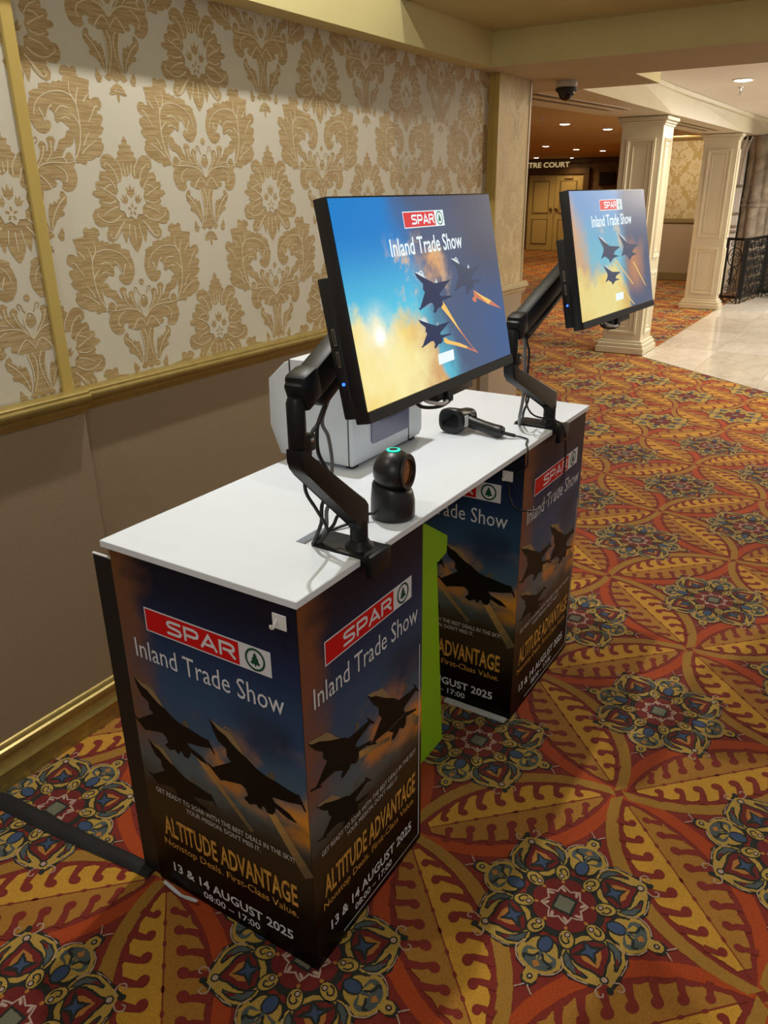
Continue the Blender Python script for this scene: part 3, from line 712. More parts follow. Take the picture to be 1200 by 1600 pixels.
# downlights in the corridor and lobby ceilings
def downlight(x, y, z, power, lab, col=(1.0, 0.62, 0.28), s=1.0, grp='recessed downlights in the corridor ceiling'):
    t = empty('downlight', (x, y, z), None, lab, 'ceiling light', grp)
    bm = bmesh.new(); lathe(bm, [(0.075*s, 0.0), (0.082*s, -0.004), (0.066*s, -0.010), (0.060*s, -0.002)], (x, y, z), 20); mk('trim_ring', bm, M['white_ceil'], t, smooth=True)
    bm = bmesh.new(); lathe(bm, [(0.056*s, -0.004), (0.058*s, -0.010), (0.030*s, -0.016)], (x, y, z), 16); mk('lamp', bm, M['glow'], t, smooth=True)
    light('SPOT', (x, y, z-0.03), power, col, 0.06, (x, y, 0), spot=2.6, blend=0.9)
downlight(9.70, 3.17, 2.40, 110, 'corridor downlight nearest the dome camera, the highest one seen left of the first pillar')
downlight(11.0, 3.02, 2.40, 110, 'corridor downlight shining right beside the top of the first cream pillar')
downlight(14.8, 5.42, 2.40, 110, 'corridor downlight above the left door leaf, in the middle row')
downlight(16.5, 5.41, 2.40, 110, 'small corridor downlight at the centre of the middle row')
downlight(17.56, 5.18, 2.40, 110, 'corridor downlight of the middle row next to the first cream pillar')
downlight(20.2, 7.79, 2.40, 90, 'farthest corridor downlight, just above the lit sign letters')
downlight(21.1, 7.15, 2.40, 30, 'small lamp at the right end of the lit sign over the doors', s=0.7)
downlight(7.34, 0.68, 2.50, 90, 'single bright downlight in the white lobby ceiling beside the sprinkler', (1.0, 0.88, 0.7), 1.2, None)
def sprinkler(x, y, z, lab):
    t = empty('sprinkler_head', (x, y, z), None, lab, 'sprinkler')
    bm = bmesh.new(); lathe(bm, [(0.028, 0), (0.028, -0.006), (0.010, -0.008), (0.009, -0.03)], (x, y, z), 12); mk('escutcheon', bm, M['steel'], t)
    bm = bmesh.new(); tube(bm, [(x-.014, y, z-.028), (x-.016, y, z-.045), (x, y, z-.062)], 0.0035, 6); tube(bm, [(x+.014, y, z-.028), (x+.016, y, z-.045), (x, y, z-.062)], 0.0035, 6); mk('yoke', bm, M['steel'], t)
    bm = bmesh.new(); lathe(bm, [(0.018, 0), (0.018, -0.003)], (x, y, z-.062), 10); mk('deflector', bm, M['steel'], t)
sprinkler(7.95, 0.80, 2.50, 'small sprinkler head hanging from the white lobby ceiling')
sprinkler(8.6, 3.05, 2.40, 'small sprinkler head in the corridor ceiling above the far doors')

# ---- text
_fc = {}
def text_mesh(s, bold=0.0, res=3):
    key = (s, bold)
    if key in _fc: return _fc[key]
    cu = bpy.data.curves.new('txt', 'FONT'); cu.body = s; cu.size = 1.0; cu.offset = bold; cu.resolution_u = res; cu.fill_mode = 'FRONT'
    o = bpy.data.objects.new('txt', cu); COL.objects.link(o); dg = bpy.context.evaluated_depsgraph_get()
    me = bpy.data.meshes.new_from_object(o.evaluated_get(dg)); bpy.data.objects.remove(o)
    me.calc_loop_triangles()
    vs = [(v.co.x, v.co.y) for v in me.vertices]; ts = [tuple(t.vertices) for t in me.loop_triangles]
    bpy.data.meshes.remove(me); _fc[key] = (vs, ts); return vs, ts
def put_text(A, s, x0, x1, z0, z1, m, bold=0.0, layer=2, res=3, top=None):
    """fits the line's width to x0..x1 and its baseline..top to z0..z1"""
    vs, ts = text_mesh(s, bold, res)
    ax = min(v[0] for v in vs); bx = max(v[0] for v in vs); by = top or max(v[1] for v in vs)
    pts = [(x0+(v[0]-ax)/(bx-ax)*(x1-x0), z0+v[1]/by*(z1-z0)) for v in vs]
    A._tri(pts, ts, m, layer)
sign = empty('lit_sign', (21.5, 7.95, 2.17), None, 'row of lit golden capital letters on the beam over the double doors', 'sign')
A = Art(); put_text(A, 'CENTRE COURT', 0, 1.62, 0, 0.13, M['signglow'], 0.02, 1)
A.build('lettering', lambda x, z, l: (21.47, 8.95-x, 2.185+z), sign)
B('sign_bar', 21.475, 21.50, 7.2, 9.0, 2.165, 2.183, M['doorframe'], sign)

# pillars with raised mouldings
def frame_mould(bm, c, u, v, n, w_, h_, t=0.035, d=0.018):
    """picture-frame moulding; c centre, u/v axes, n outward"""
    c, u, v, n = map(Vector, (c, u, v, n)); prof = [(0, 0), (0.004, d), (t*0.4, d*0.75), (t*0.6, d*1.0), (t, 0.0)]
    rings = []
    for sx, sy in ((-1, -1), (1, -1), (1, 1), (-1, 1)):
        rings.append([bm.verts.new(c + u*(sx*(w_/2-a)) + v*(sy*(h_/2-a)) + n*b) for a, b in prof])
    for k in range(4):
        a, b = rings[k], rings[(k+1) % 4]
        for i in range(len(prof)-1): bm.faces.new((a[i], b[i], b[i+1], a[i+1]))
def pillar(x0, x1, y0, y1, zt, lab):
    t = empty('pillar', ((x0+x1)/2, (y0+y1)/2, 0), None, lab, 'pillar')
    B('shaft', x0, x1, y0, y1, 0.12, zt-0.06, M['cream'], t, 0.004)
    bm = bmesh.new()
    box(bm, x0-.055, x1+.055, y0-.055, y1+.055, 0.0065, 0.075, 0.006); box(bm, x0-.040, x1+.040, y0-.040, y1+.040, 0.075, 0.115, 0.008); box(bm, x0-.022, x1+.022, y0-.022, y1+.022, 0.115, 0.14, 0.006)
    mk('base', bm, M['cream'], t)
    bm = bmesh.new()
    box(bm, x0-.012, x1+.012, y0-.012, y1+.012, zt-.085, zt-.065, 0.004); box(bm, x0-.024, x1+.024, y0-.024, y1+.024, zt-.066, zt-.040, 0.008); box(bm, x0-.040, x1+.040, y0-.040, y1+.040, zt-.040, zt-.004, 0.005)
    mk('capital', bm, M['cream'], t)
    for z0, z1 in ((0.21, 0.84), (0.97, zt-0.19)):
        for c, u, n, w_ in (((x0, (y0+y1)/2, (z0+z1)/2), (0, 1, 0), (-1, 0, 0), (y1-y0)*0.70), (((x0+x1)/2, y0, (z0+z1)/2), (1, 0, 0), (0, -1, 0), (x1-x0)*0.66)):
            bm = bmesh.new(); frame_mould(bm, c, u, (0, 0, 1), n, w_, z1-z0); mk('panel_moulding', bm, M['cream'], t)
            bm = bmesh.new(); frame_mould(bm, c, u, (0, 0, 1), n, w_-0.12, z1-z0-0.12, 0.016, 0.008); mk('inner_moulding', bm, M['cream'], t)
pillar(7.445, 7.83, 1.345, 1.745, 2.262, 'nearer cream panelled pillar standing behind the far monitor at the marble edge')
pillar(11.245, 11.42, 1.315, 1.755, 2.288, 'farther cream panelled pillar beside the black wrought iron screen')

# stone piers and dark wall at the lobby's far end
ws = B('wall_end', 13.6, 13.8, -4.0, 1.95, 0.0, 2.5, M['stone_dark'], kind='structure')
for r_ in range(12):
    for c_ in range(6):
        y = 1.10-0.42*c_-(0.21 if r_ % 2 else 0); z = 0.02+r_*0.205
        if y-0.4 < -1.6: continue
        B('stone_block', 13.575+random.uniform(-.008, .006), 13.61, y-0.405, y, z, z+0.192, M['stone_dark'], ws, 0.008)
wp = empty('plaster_pier', (13.4, 1.64, 0), None, 'pale plaster pier with stacked mouldings between pillar and stone columns', 'pier')
B('pier_shaft', 13.25, 13.56, 1.52, 1.78, 0.006, 2.30, M['stone_white'], wp, 0.01)
for z in (0.95, 1.03, 1.22, 1.62): B('pier_band', 13.22, 13.3, 1.51, 1.79, z, z+0.035, M['stone'], wp, 0.008)
for k, y in enumerate((1.56, 1.63, 1.70)): 
    bm = bmesh.new(); tube(bm, [(13.24, y, 1.66), (13.235, y-0.01, 1.95), (13.22, y-0.05, 2.2), (13.20, y-0.10, 2.34)], 0.012, 6); mk('pier_rib', bm, M['stone_white'], wp)
sc_ = empty('stone_column', (13.35, 1.33, 0), None, 'clustered grey-brown stone column behind the wrought iron screen', 'column')
for k, (y, r, x) in enumerate(((1.42, 0.075, 13.32), (1.31, 0.085, 13.25), (1.19, 0.075, 13.30), (1.10, 0.05, 13.38))):
    bm = bmesh.new(); lathe(bm, [(r*1.35, 0.006), (r*1.35, 0.12), (r, 0.16), (r, 1.32), (r*1.22, 1.34), (r*1.22, 1.37), (r*1.02, 1.39), (r*1.22, 1.42), (r*1.22, 1.45), (r, 1.48), (r, 2.05), (r*1.35, 2.18), (r*1.35, 2.34)], (x, y, 0), 14)
    mk('column_shaft', bm, M['stone'], sc_, smooth=True)
B('column_core', 13.34, 13.56, 1.08, 1.49, 0.006, 2.36, M['stone'], sc_)
B('ceiling_lobby_drop', 12.9, 13.6, -4.0, 1.28, 2.36, 2.5, M['cream'], kind='structure')

# wrought iron folding screen
def spiral(cx, cz, r, turns, a0, sg=1, n=14):
    return [(cx + r*(1-0.82*i/n)*math.cos(a0+sg*2*PI*turns*i/n), cz + r*(1-0.82*i/n)*math.sin(a0+sg*2*PI*turns*i/n)) for i in range(n+1)]
scr = empty('folding_screen', (12.0, 1.25, 0), None, 'black wrought iron folding screen with scrollwork standing on the marble', 'screen')
def iron_panel(p0, p1, z0, z1, dense):
    p0 = Vector((p0[0], p0[1], 0)); p1 = Vector((p1[0], p1[1], 0)); L = (p1-p0).length; d = (p1-p0).normalized()
    Q = lambda a, z: tuple(p0 + d*a + Vector((0, 0, z)))
    bm = bmesh.new(); t = 0.038
    for a in (t/2, L-t/2): beam(bm, Q(a, z0), Q(a, z1), t, t, 0, 1)
    for z in (z0+t/2, z1-t/2): beam(bm, Q(t, z), Q(L-t, z), t, t, 0, 1)
    pn = mk('panel_frame', bm, M['iron'], scr)
    bm = bmesh.new(); W = L-2*t; H = z1-z0-2*t; cx = L/2
    def S(pts, r=0.006): tube(bm, [Q(a, z) for a, z in pts], r, 5, 2)
    if not dense:
        zc = z0+t+H*0.70; S([(cx+W*0.46*math.cos(k*PI/8), zc+H*0.17*math.sin(k*PI/8)) for k in range(17)], 0.008)
        for sx in (-1, 1):
            for sz in (-1, 1): S(spiral(cx+sx*W*0.2, zc+sz*H*0.05, W*0.17, 1.2, PI/2*sz, sx*sz))
            S(spiral(cx+sx*W*0.2, z1-t-H*0.06, W*0.18, 1.3, -PI/2, sx)); S([(cx+sx*0.01, zc-H*0.17), (cx+sx*W*0.32, zc-H*0.26), (cx+sx*W*0.12, zc-H*0.36), (cx+sx*W*0.3, zc-H*0.44)])
            S(spiral(cx+sx*W*0.24, z0+t+H*0.13, W*0.2, 1.3, PI/2, -sx)); S(spiral(cx+sx*W*0.22, z0+t+H*0.27, W*0.16, 1.1, PI/2, sx))
        S([(cx, zc-H*0.17), (cx, z0+t+H*0.05)], 0.007)
    else:
        nx = max(2, round(W/0.13)); nz = 6
        for i in range(nx):
            for j in range(nz):
                a = t+W*(i+0.5)/nx; z = z0+t+H*(j+0.5)/nz; sg = 1 if (i+j) % 2 else -1
                S(spiral(a, z, min(W/nx, H/nz)*0.46, 1.4, j*1.1+i, sg), 0.008); S([(a-W/nx*0.4, z-H/nz*0.4), (a, z-0.02), (a+W/nx*0.35, z+H/nz*0.45)], 0.006)
    q = mk('scrollwork', bm, M['iron'], pn)
    bm = bmesh.new()
    for a in (0.03, L-0.03):
        tube(bm, [Q(a, z0), Q(a, 0.012)], 0.010, 6, 1)
    S2 = [(0.04, z0), (L*0.3, 0.03), (L*0.5, z0*0.9), (L*0.7, 0.03), (L-0.04, z0)]
    tube(bm, [Q(a, z) for a, z in S2], 0.008, 5, 3); mk('foot_scroll', bm, M['iron'], pn)
iron_panel((12.05, 1.415), (11.95, 1.13), 0.085, 0.94, False)
iron_panel((11.97, 1.12), (12.95, 0.985), 0.085, 0.94, True)
iron_panel((12.97, 0.975), (12.80, 0.45), 0.085, 0.94, True)

# dome camera under the cross beam
dc = empty('dome_camera', (3.86, 1.0, 2.187), None, 'white security camera with smoked black dome under the cross beam', 'security camera')
K = Vector((3.80, 0.98, 2.187))
bm = bmesh.new(); lathe(bm, [(0.058, 0), (0.060, -0.010), (0.056, -0.032), (0.052, -0.036)], K, 28); mk('mount_ring', bm, M['camwhite'], dc, smooth=True)
bm = bmesh.new(); lathe(bm, [(0.052, -0.034), (0.060, -0.040), (0.060, -0.050), (0.050, -0.058), (0.044, -0.058)], K, 28); mk('collar', bm, M['matte'], dc, smooth=True)
bm = bmesh.new(); lathe(bm, [(0.044*math.cos(a*PI/14), -0.056-0.046*math.sin(a*PI/14)) for a in range(7)] + [(0.001, -0.102)], K, 28); mk('dome', bm, M['dome'], dc, smooth=True)

# ------------------------------------------------------------------ counter: worktop and two cabinets
H = 0.95; TH = 0.016; W_ = 0.526; L_ = 1.594
bm = bmesh.new()
prism(bm, [(0, 0), (0.205, 0), (0.205, 0.165), (0.292, 0.165), (0.292, 0), (1.252, 0), (1.252, 0.13), (1.345, 0.13), (1.345, 0), (L_, 0), (L_, W_), (0, W_)], H-TH, H, 'z', 0.0012)
top = mk('worktop', bm, M['board'], None)
tag(top, 'long white worktop with two front notches lying across both printed cabinets', 'worktop')
reg(top, Matrix.Identity(4))
# poster artwork -------------------------------------------------------------
def poster_mat(name, W0, tint=(1, 1, 1), mirror=False):
    m, p = newmat(name); co, u, v = uvco()   # u along width (m), v height (m)
    n1 = noise(co, 5.5, 5, 0.55, (1, 1.3, 1)); n2 = noise(co, 9, 5, 0.6, (1, 1.6, 1), (3, 1, 0)); n3 = noise(co, 3.5, 4, 0.5, None, (5, 5, 0))
    def c(*a): return tuple(x*t for x, t in zip(srgb(*a), tint))
    k = mixc(ss(v, 0.35, 0.62), c(96, 112, 116), c(52, 84, 122))
    k = mixc(ss(v, 0.60, 0.80), k, c(34, 48, 84)); k = mixc(ss(v, 0.76, 0.90), k, c(26, 28, 44))
    side = ss(u/W0 + (n1-0.5)*0.5, 0.26, 0.02)
    k = mixc(side*ss(v, 0.36, 0.5)*0.8, k, c(128, 84, 50))
    cl = ss(n1+(u/W0-0.5)*0.25, 0.50, 0.66)*ss(v, 0.36, 0.42)*ss(v, 0.62, 0.50)
    k = mixc(cl*0.9, k, c(196, 134, 64))
    right = ss(u/W0 + (n2-0.5)*0.5, 0.74, 1.0)*ss(v, 0.33, 0.38)*ss(v, 0.50, 0.42); k = mixc(right, k, c(226, 152, 56))
    dk = ss(n3, 0.45, 0.65)*ss(v, 0.50, 0.58)*ss(v, 0.72, 0.62)*ss(u/W0, 0.5, 0.8); k = mixc(dk*0.7, k, c(34, 34, 48))
    k = mixc(ss(v+(n2-0.5)*0.12, 0.44, 0.30), k, c(62, 50, 34)); k = mixc(ss(v+(n1-0.5)*0.08, 0.27, 0.12), k, c(20, 10, 8)); k = mixc(ss(v, 0.12, 0.02), k, c(6, 4, 5))
    setc(p, 'Base Color', k); setc(p, 'Roughness', 0.36); p.inputs['Specular IOR Level'].default_value = 0.15; return m
PM = dict(white=mat('print_white', (0.72, 0.75, 0.82), 0.4), red=mat('print_red', (0.62, 0.010, 0.012), 0.4), dkgreen=mat('print_green', (0.010, 0.075, 0.040), 0.4),
          jet=mat('print_jet_black', (0.010, 0.008, 0.007), 0.4), tan=mat('print_jet_tan', (0.30, 0.215, 0.11), 0.4), finc=mat('print_fin', (0.13, 0.11, 0.085), 0.4),
          gold=mat('print_gold', (0.62, 0.33, 0.07), 0.4, nscale=60, namt=0.35), trail=mat('print_trail', (0.50, 0.31, 0.10), 0.4), small=mat('print_soft_white', (0.55, 0.55, 0.56), 0.4),
          grey=mat('print_grey', (0.20, 0.21, 0.23), 0.4))
for m_ in PM.values(): m_.node_tree.nodes['Principled BSDF'].inputs['Specular IOR Level'].default_value = 0.12
TR = [mat('print_trail', tuple((0.50, 0.30, 0.095)[c]*(1-k/6)+(0.10, 0.085, 0.06)[c]*(k/6) for c in range(3)), 0.4, spec=0.12) for k in range(6)]
def trail(A, p0, w0, p1, w1):
    dx, dy = p1[0]-p0[0], p1[1]-p0[1]; L = math.hypot(dx, dy); nx, ny = -dy/L, dx/L; N = 12
    for k in range(N):
        a, b = k/N, (k+1)/N; wa = (w0+(w1-w0)*a)/2; wb = (w0+(w1-w0)*b)/2
        q = lambda t, w: (p0[0]+dx*t+nx*w, p0[1]+dy*t+ny*w)
        A.poly([q(a, -wa), q(b, -wb), q(b, wb), q(a, wa)], TR[k//2], 1.2)
def spar_logo(A, x0, x1, z0, z1, Wm, Rm_, Gm, layer=2):
    w, h = x1-x0, z1-z0; b = h*0.055
    A.poly([(x0, z0), (x1, z0), (x1, z1), (x0, z1)], Wm, layer)
    xr = x0+w*0.765; A.poly([(x0+b, z0+b), (xr, z0+b), (xr, z1-b), (x0+b, z1-b)], Rm_, layer+1)
    lx0 = x0+w*0.19; lw = w*0.565; lh = h*0.52; lz = z0+h*0.24; cw = lw/4*0.84; sp = lw/4
    def ch(k, strokes):
        for s_ in strokes: A.stroke([(lx0+sp*k+p[0]*cw, lz+p[1]*lh) for p in s_], h*0.115, Wm, layer+2, sm=1, caps=True)
    ch(0, [[(.95,.96),(.3,.96),(.12,.90),(.06,.75),(.12,.60),(.3,.54),(.72,.48),(.90,.42),(.96,.26),(.90,.10),(.72,.04),(.05,.04)]])
    ch(1, [[(.08,0),(.08,.96),(.72,.96),(.92,.86),(.96,.68),(.92,.50),(.72,.40),(.10,.40)]])
    ch(2, [[(.02,0),(.50,.98),(.98,0)], [(.30,.26),(.80,.26)]])
    ch(3, [[(.08,0),(.08,.96),(.72,.96),(.92,.86),(.96,.70),(.92,.54),(.72,.46),(.30,.46)], [(.60,.46),(.98,0)]])
    cx = x0+w*0.885; cz = (z0+z1)/2; r = h*0.40; rx = min(r, w*0.095)
    A.stroke([(cx+rx*math.cos(2*PI*i/24), cz+r*math.sin(2*PI*i/24)) for i in range(25)], h*0.085, Gm, layer+2, sm=1)
    t = [(0, .92), (.30, .42), (.20, .42), (.52, -.02), (.38, -.04), (.70, -.52), (.50, -.62), (.12, -.58), (.12, -.82), (-.12, -.82), (-.12, -.58), (-.50, -.62), (-.70, -.52), (-.38, -.04), (-.52, -.02), (-.20, .42), (-.30, .42)]
    A.poly([(cx+rx*.78*a, cz+r*.78*b_) for a, b_ in t], Gm, layer+2)
JA = [(0.248,0.592),(0.274,0.585),(0.291,0.582),(0.305,0.581),(0.322,0.565),(0.335,0.55),(0.344,0.534),(0.377,0.513),(0.4,0.507),(0.419,0.505),(0.464,0.497),(0.484,0.4955),(0.482,0.499),(0.486,0.498),(0.494,0.482),(0.503,0.462),(0.499,0.460),(0.490,0.474),(0.458,0.465),(0.411,0.457),(0.418,0.446),(0.456,0.435),(0.477,0.418),(0.45,0.419),(0.419,0.432),(0.417,0.42),(0.409,0.408),(0.395,0.407),(0.388,0.418),(0.381,0.419),(0.378,0.407),(0.369,0.409),(0.365,0.416),(0.344,0.406),(0.329,0.416),(0.342,0.429),(0.337,0.444),(0.324,0.451),(0.274,0.439),(0.262,0.434),(0.245,0.448),(0.228,0.464),(0.230,0.467),(0.242,0.461),(0.302,0.501),(0.29,0.51),(0.29,0.531),(0.268,0.543),(0.257,0.564)]
JAh = [(0.251,0.592),(0.274,0.585),(0.291,0.582),(0.305,0.581),(0.322,0.565),(0.335,0.55),(0.344,0.534),(0.325,0.542),(0.306,0.555),(0.292,0.567),(0.272,0.574)]
JAf = [(0.398,0.506),(0.413,0.527),(0.425,0.52),(0.422,0.502)]
JAc = [(0.289,0.583),(0.297,0.590),(0.311,0.583),(0.321,0.567),(0.308,0.571)]
JB = [(0.008,0.628),(0.032,0.624),(0.053,0.616),(0.061,0.617),(0.069,0.613),(0.083,0.601),(0.098,0.583),(0.115,0.568),(0.138,0.554),(0.14,0.549),(0.174,0.545),(0.222,0.542),(0.215,0.553),(0.220,0.552),(0.233,0.536),(0.246,0.523),(0.242,0.521),(0.228,0.532),(0.22,0.53),(0.175,0.518),(0.168,0.511),(0.179,0.5),(0.231,0.484),(0.231,0.479),(0.181,0.488),(0.18,0.47),(0.168,0.464),(0.15,0.476),(0.141,0.467),(0.118,0.461),(0.111,0.469),(0.121,0.479),(0.093,0.498),(0.076,0.5),(0.038,0.502),(0.047,0.492),(0.008,0.508),(0.006,0.513),(0.027,0.506),(0.053,0.531),(0.067,0.543),(0.055,0.558),(0.054,0.575),(0.033,0.593),(0.016,0.614)]
JBh = [(0.008,0.628),(0.032,0.624),(0.053,0.616),(0.061,0.617),(0.069,0.613),(0.083,0.601),(0.098,0.583),(0.115,0.568),(0.078,0.587),(0.043,0.609),(0.02,0.617)]
JBf = [(0.165,0.551),(0.175,0.571),(0.185,0.563),(0.183,0.549)]
def sim(o, d, sx, sy, ang=0.0):
    ca, sa = math.cos(ang), math.sin(ang)
    return lambda p: (d[0]+sx*((p[0]-o[0])*ca-(p[1]-o[1])*sa), d[1]+sy*((p[0]-o[0])*sa+(p[1]-o[1])*ca))
def jet(shapes, T, name, to3, parent, mats=None, world=True, tl=None):
    A = Art(); body, hl, fin, cano = shapes; mj, mh, mf = mats or (PM['jet'], PM['tan'], PM['finc'])
    if tl: trail(A, *tl)
    if fin: A.poly(fin, mf, 2.0, T=T)
    A.poly(body, mj, 2.4, T=T)
    if hl: A.poly(hl, mh, 3.0, T=T)
    if cano: A.stroke(cano, 0.0028*(1 if not mats else 0.6), mh if not mats else PM2['white'], 3.4, sm=2, T=T)
    return A.build(name, to3, parent, None, world)
def poster(parent, to3, W0, variant, name, lab):
    """to3(u, v, layer) -> 3D"""
    me = bpy.data.meshes.new(name); N = Vector(to3(0, 0, 1))-Vector(to3(0, 0, 0))
    z1 = H-TH-0.001
    vs = [to3(0, 0.006, -2), to3(W0, 0.006, -2), to3(W0, z1, -2), to3(0, z1, -2), to3(0, 0.006, 0), to3(W0, 0.006, 0), to3(W0, z1, 0), to3(0, z1, 0)]
    fs = [(4, 5, 6, 7), (1, 0, 3, 2), (0, 1, 5, 4), (1, 2, 6, 5), (2, 3, 7, 6), (3, 0, 4, 7)]
    me.from_pydata(vs, [], fs); uv = me.uv_layers.new(name='UVMap')
    uvs = [(0, 0), (W0, 0), (W0, z1), (0, z1)]*2
    for lp in me.loops: uv.data[lp.index].uv = uvs[lp.vertex_index]
    base = W0/(0.508 if variant == 'A' else 0.461)
    pn = link(name, me, poster_mat('poster_print_'+variant, W0, (1, 1, 1) if variant == 'A' else (1.15, 1.0, 0.95)), parent)
    if lab: pn['label'] = lab
    f = base
    def txt(s, x0, x1, z0, z1, m, bold=0.0, nm='lettering', top=None):
        A = Art(); put_text(A, s, x0*f, x1*f, z0, z1, m, bold, 4, 2, top); A.build(nm, to3, pn)
    A = Art()
    if variant == 'A': spar_logo(A, 0.087*f, 0.438*f, 0.760, 0.818, PM['white'], PM['red'], PM['dkgreen'], 3)
    else: spar_logo(A, 0.076*f, 0.409*f, 0.766, 0.822, PM['white'], PM['red'], PM['dkgreen'], 3)
    A.build('logo', to3, pn)
    if variant == 'A':
        txt('Inland Trade Show', 0.041, 0.464, 0.682, 0.730, PM['white'])
        tr2 = ((0.402*f, 0.415), 0.020, (0.500*f, 0.280), 0.030)
        tr1 = ((0.198*f, 0.468), 0.012, (0.345*f, 0.330), 0.014)
        jet((JA, JAh, JAf, JAc), sim((0.248, 0.592), (0.036*f, 0.455), 0.80*f, 0.82), 'jet_figure', to3, pn)
        jet((JA, JAh, JAf, JAc), sim((0.248, 0.592), (0.017*f, 0.618), 0.93*f, 0.90), 'jet_figure', to3, pn, tl=tr1)
        jet((JA, JAh, JAf, JAc), sim((0.248, 0.592), (0.248*f, 0.592), f, 1.0), 'jet_figure', to3, pn, tl=tr2)
        txt('GET READY TO SOAR WITH THE BEST DEALS IN THE SKY!', 0.037, 0.461, 0.302, 0.316, PM['small'], 0.01)
        txt('YOUR MISSION: DON\u2019T MISS IT.', 0.135, 0.365, 0.281, 0.295, PM['small'], 0.01, top=0.73)
        txt('ALTITUDE ADVANTAGE', 0.047, 0.463, 0.176, 0.236, PM['gold'], 0.022)
        txt('Nonstop Deals. First-Class Value.', 0.041, 0.462, 0.141, 0.162, PM['gold'], 0.006)
        txt('13 & 14 AUGUST 2025', 0.060, 0.442, 0.061, 0.089, PM['white'], 0.02)
        txt('08:00 \u2013 17:00', 0.158, 0.340, 0.027, 0.048, PM['white'], 0.01)
    else:
        txt('Inland Trade Show', 0.035, 0.437, 0.690, 0.738, PM['white'])
        tr2 = ((0.180*f, 0.478), 0.018, (0.310*f, 0.436), 0.010)
        tr1 = ((0.392*f, 0.458), 0.016, (0.445*f, 0.395), 0.022)
        jet((JB, JBh, JBf, None), sim((0.008, 0.628), (0.025*f, 0.459), 0.86*f, 0.80), 'jet_figure', to3, pn)
        jet((JB, JBh, JBf, None), sim((0.008, 0.628), (0.222*f, 0.612), 0.97*f, 1.12, -0.03), 'jet_figure', to3, pn, tl=tr1)
        jet((JB, JBh, JBf, None), sim((0.008, 0.628), (0.010*f, 0.628), f, 1.0), 'jet_figure', to3, pn, tl=tr2)
        txt('GET READY TO SOAR WITH THE BEST DEALS IN THE SKY!', 0.034, 0.430, 0.312, 0.326, PM['small'], 0.01)
        txt('YOUR MISSION: DON\u2019T MISS IT.', 0.126, 0.344, 0.291, 0.305, PM['small'], 0.01, top=0.73)
        txt('ALTITUDE ADVANTAGE', 0.038, 0.429, 0.192, 0.252, PM['gold'], 0.022)
        txt('Nonstop Deals. First-Class Value.', 0.032, 0.424, 0.158, 0.178, PM['gold'], 0.006)
        txt('13 & 14 AUGUST 2025', 0.055, 0.410, 0.078, 0.106, PM['white'], 0.02)
        txt('08:00 \u2013 17:00', 0.149, 0.312, 0.044, 0.064, PM['white'], 0.01)
        A = Art(); A.stroke([(0.447*f, 0.62), (0.4465*f, 0.40), (0.447*f, 0.030), (0.30*f, 0.0285), (0.10*f, 0.0275)], 0.0034, M['white_edge'], 5, sm=1)
        A.build('peeled_edge', to3, pn)
        A = Art(); A.stroke([(0.02*f, 0.449), (0.095*f, 0.457), (0.226*f, 0.461), (0.384*f, 0.464)], 0.0012, PM['grey'], 5, sm=1); A.build('crease', to3, pn)
    return pn
def cabinet(x0, x1, y0, y1, lab, far_):
    t = empty('cabinet', ((x0+x1)/2, (y0+y1)/2, 0), None, lab, 'cabinet', 'printed cabinets under the worktop')
    B('carcass', x0+0.003, x1-0.003, y0+0.003, y1, 0.0, H-TH-0.0005, M['board_edge'], t, 0.002)
    poster(t, lambda u, v, l: (x0-0.0003*l, y1-u, v), y1-y0, 'A', 'end_poster', None)
    poster(t, lambda u, v, l: (x0+u, y0-0.0003*l, v), x1-x0, 'B', 'front_poster', None)
    # small adhesive hook
    hy, hz = (0.045, 0.895) if not far_ else (0.056, 0.851)
    hk = B('adhesive_hook', x0-0.0045, x0-0.0015, hy-0.0165, hy+0.0165, hz-0.016, hz+0.016, M['white_plastic'], t, 0.001)
    bm = bmesh.new(); tube(bm, [(x0-0.004, hy+0.006, hz+0.004), (x0-0.011, hy+0.006, hz-0.004), (x0-0.013, hy+0.007, hz-0.010), (x0-0.018, hy+0.008, hz-0.008), (x0-0.019, hy+0.008, hz-0.002)], 0.0028, 8); mk('hook_prong', bm, M['white_plastic'], hk, smooth=True)
    return t
c1 = cabinet(0.006, 0.468, 0.006, 0.508, 'near cabinet printed with jets, at the left end of the worktop', False)
c2 = cabinet(1.062, 1.586, 0.006, 0.508, 'far cabinet printed with jets, beyond the lime green bin', True)
# loose dark flap of the print behind the near cabinet and the curled paper corner
bm = bmesh.new(); prism(bm, [(0.006, 0.508), (0.010, 0.570), (0.014, 0.570), (0.012, 0.508)], 0.010, 0.905, 'z')
fl = mk('loose_flap', bm, mat('flap_print', (0.004, 0.005, 0.008), 0.5), c1)
B('flap_edge', 0.0085, 0.0145, 0.509, 0.571, 0.9045, 0.9075, M['white_edge'], c1)
bm = bmesh.new(); n = 8
up = [(0.480-0.115*k/n, 0.0165-0.0135*math.sin(PI*k/n)) for k in range(n+1)]; dn = [(0.478-0.111*k/n, 0.004-0.0025*math.sin(PI*k/n)+0.0125*abs(math.cos(PI*k/n))) for k in range(n, -1, -1)]
prism(bm, up+dn, -0.012, -0.004, 'x'); mk('curled_corner', bm, M['white_edge'], c1)
B('white_skirting', 1.040, 1.0585, 0.016, 0.240, 0.001, 0.011, M['white_edge'], c2)

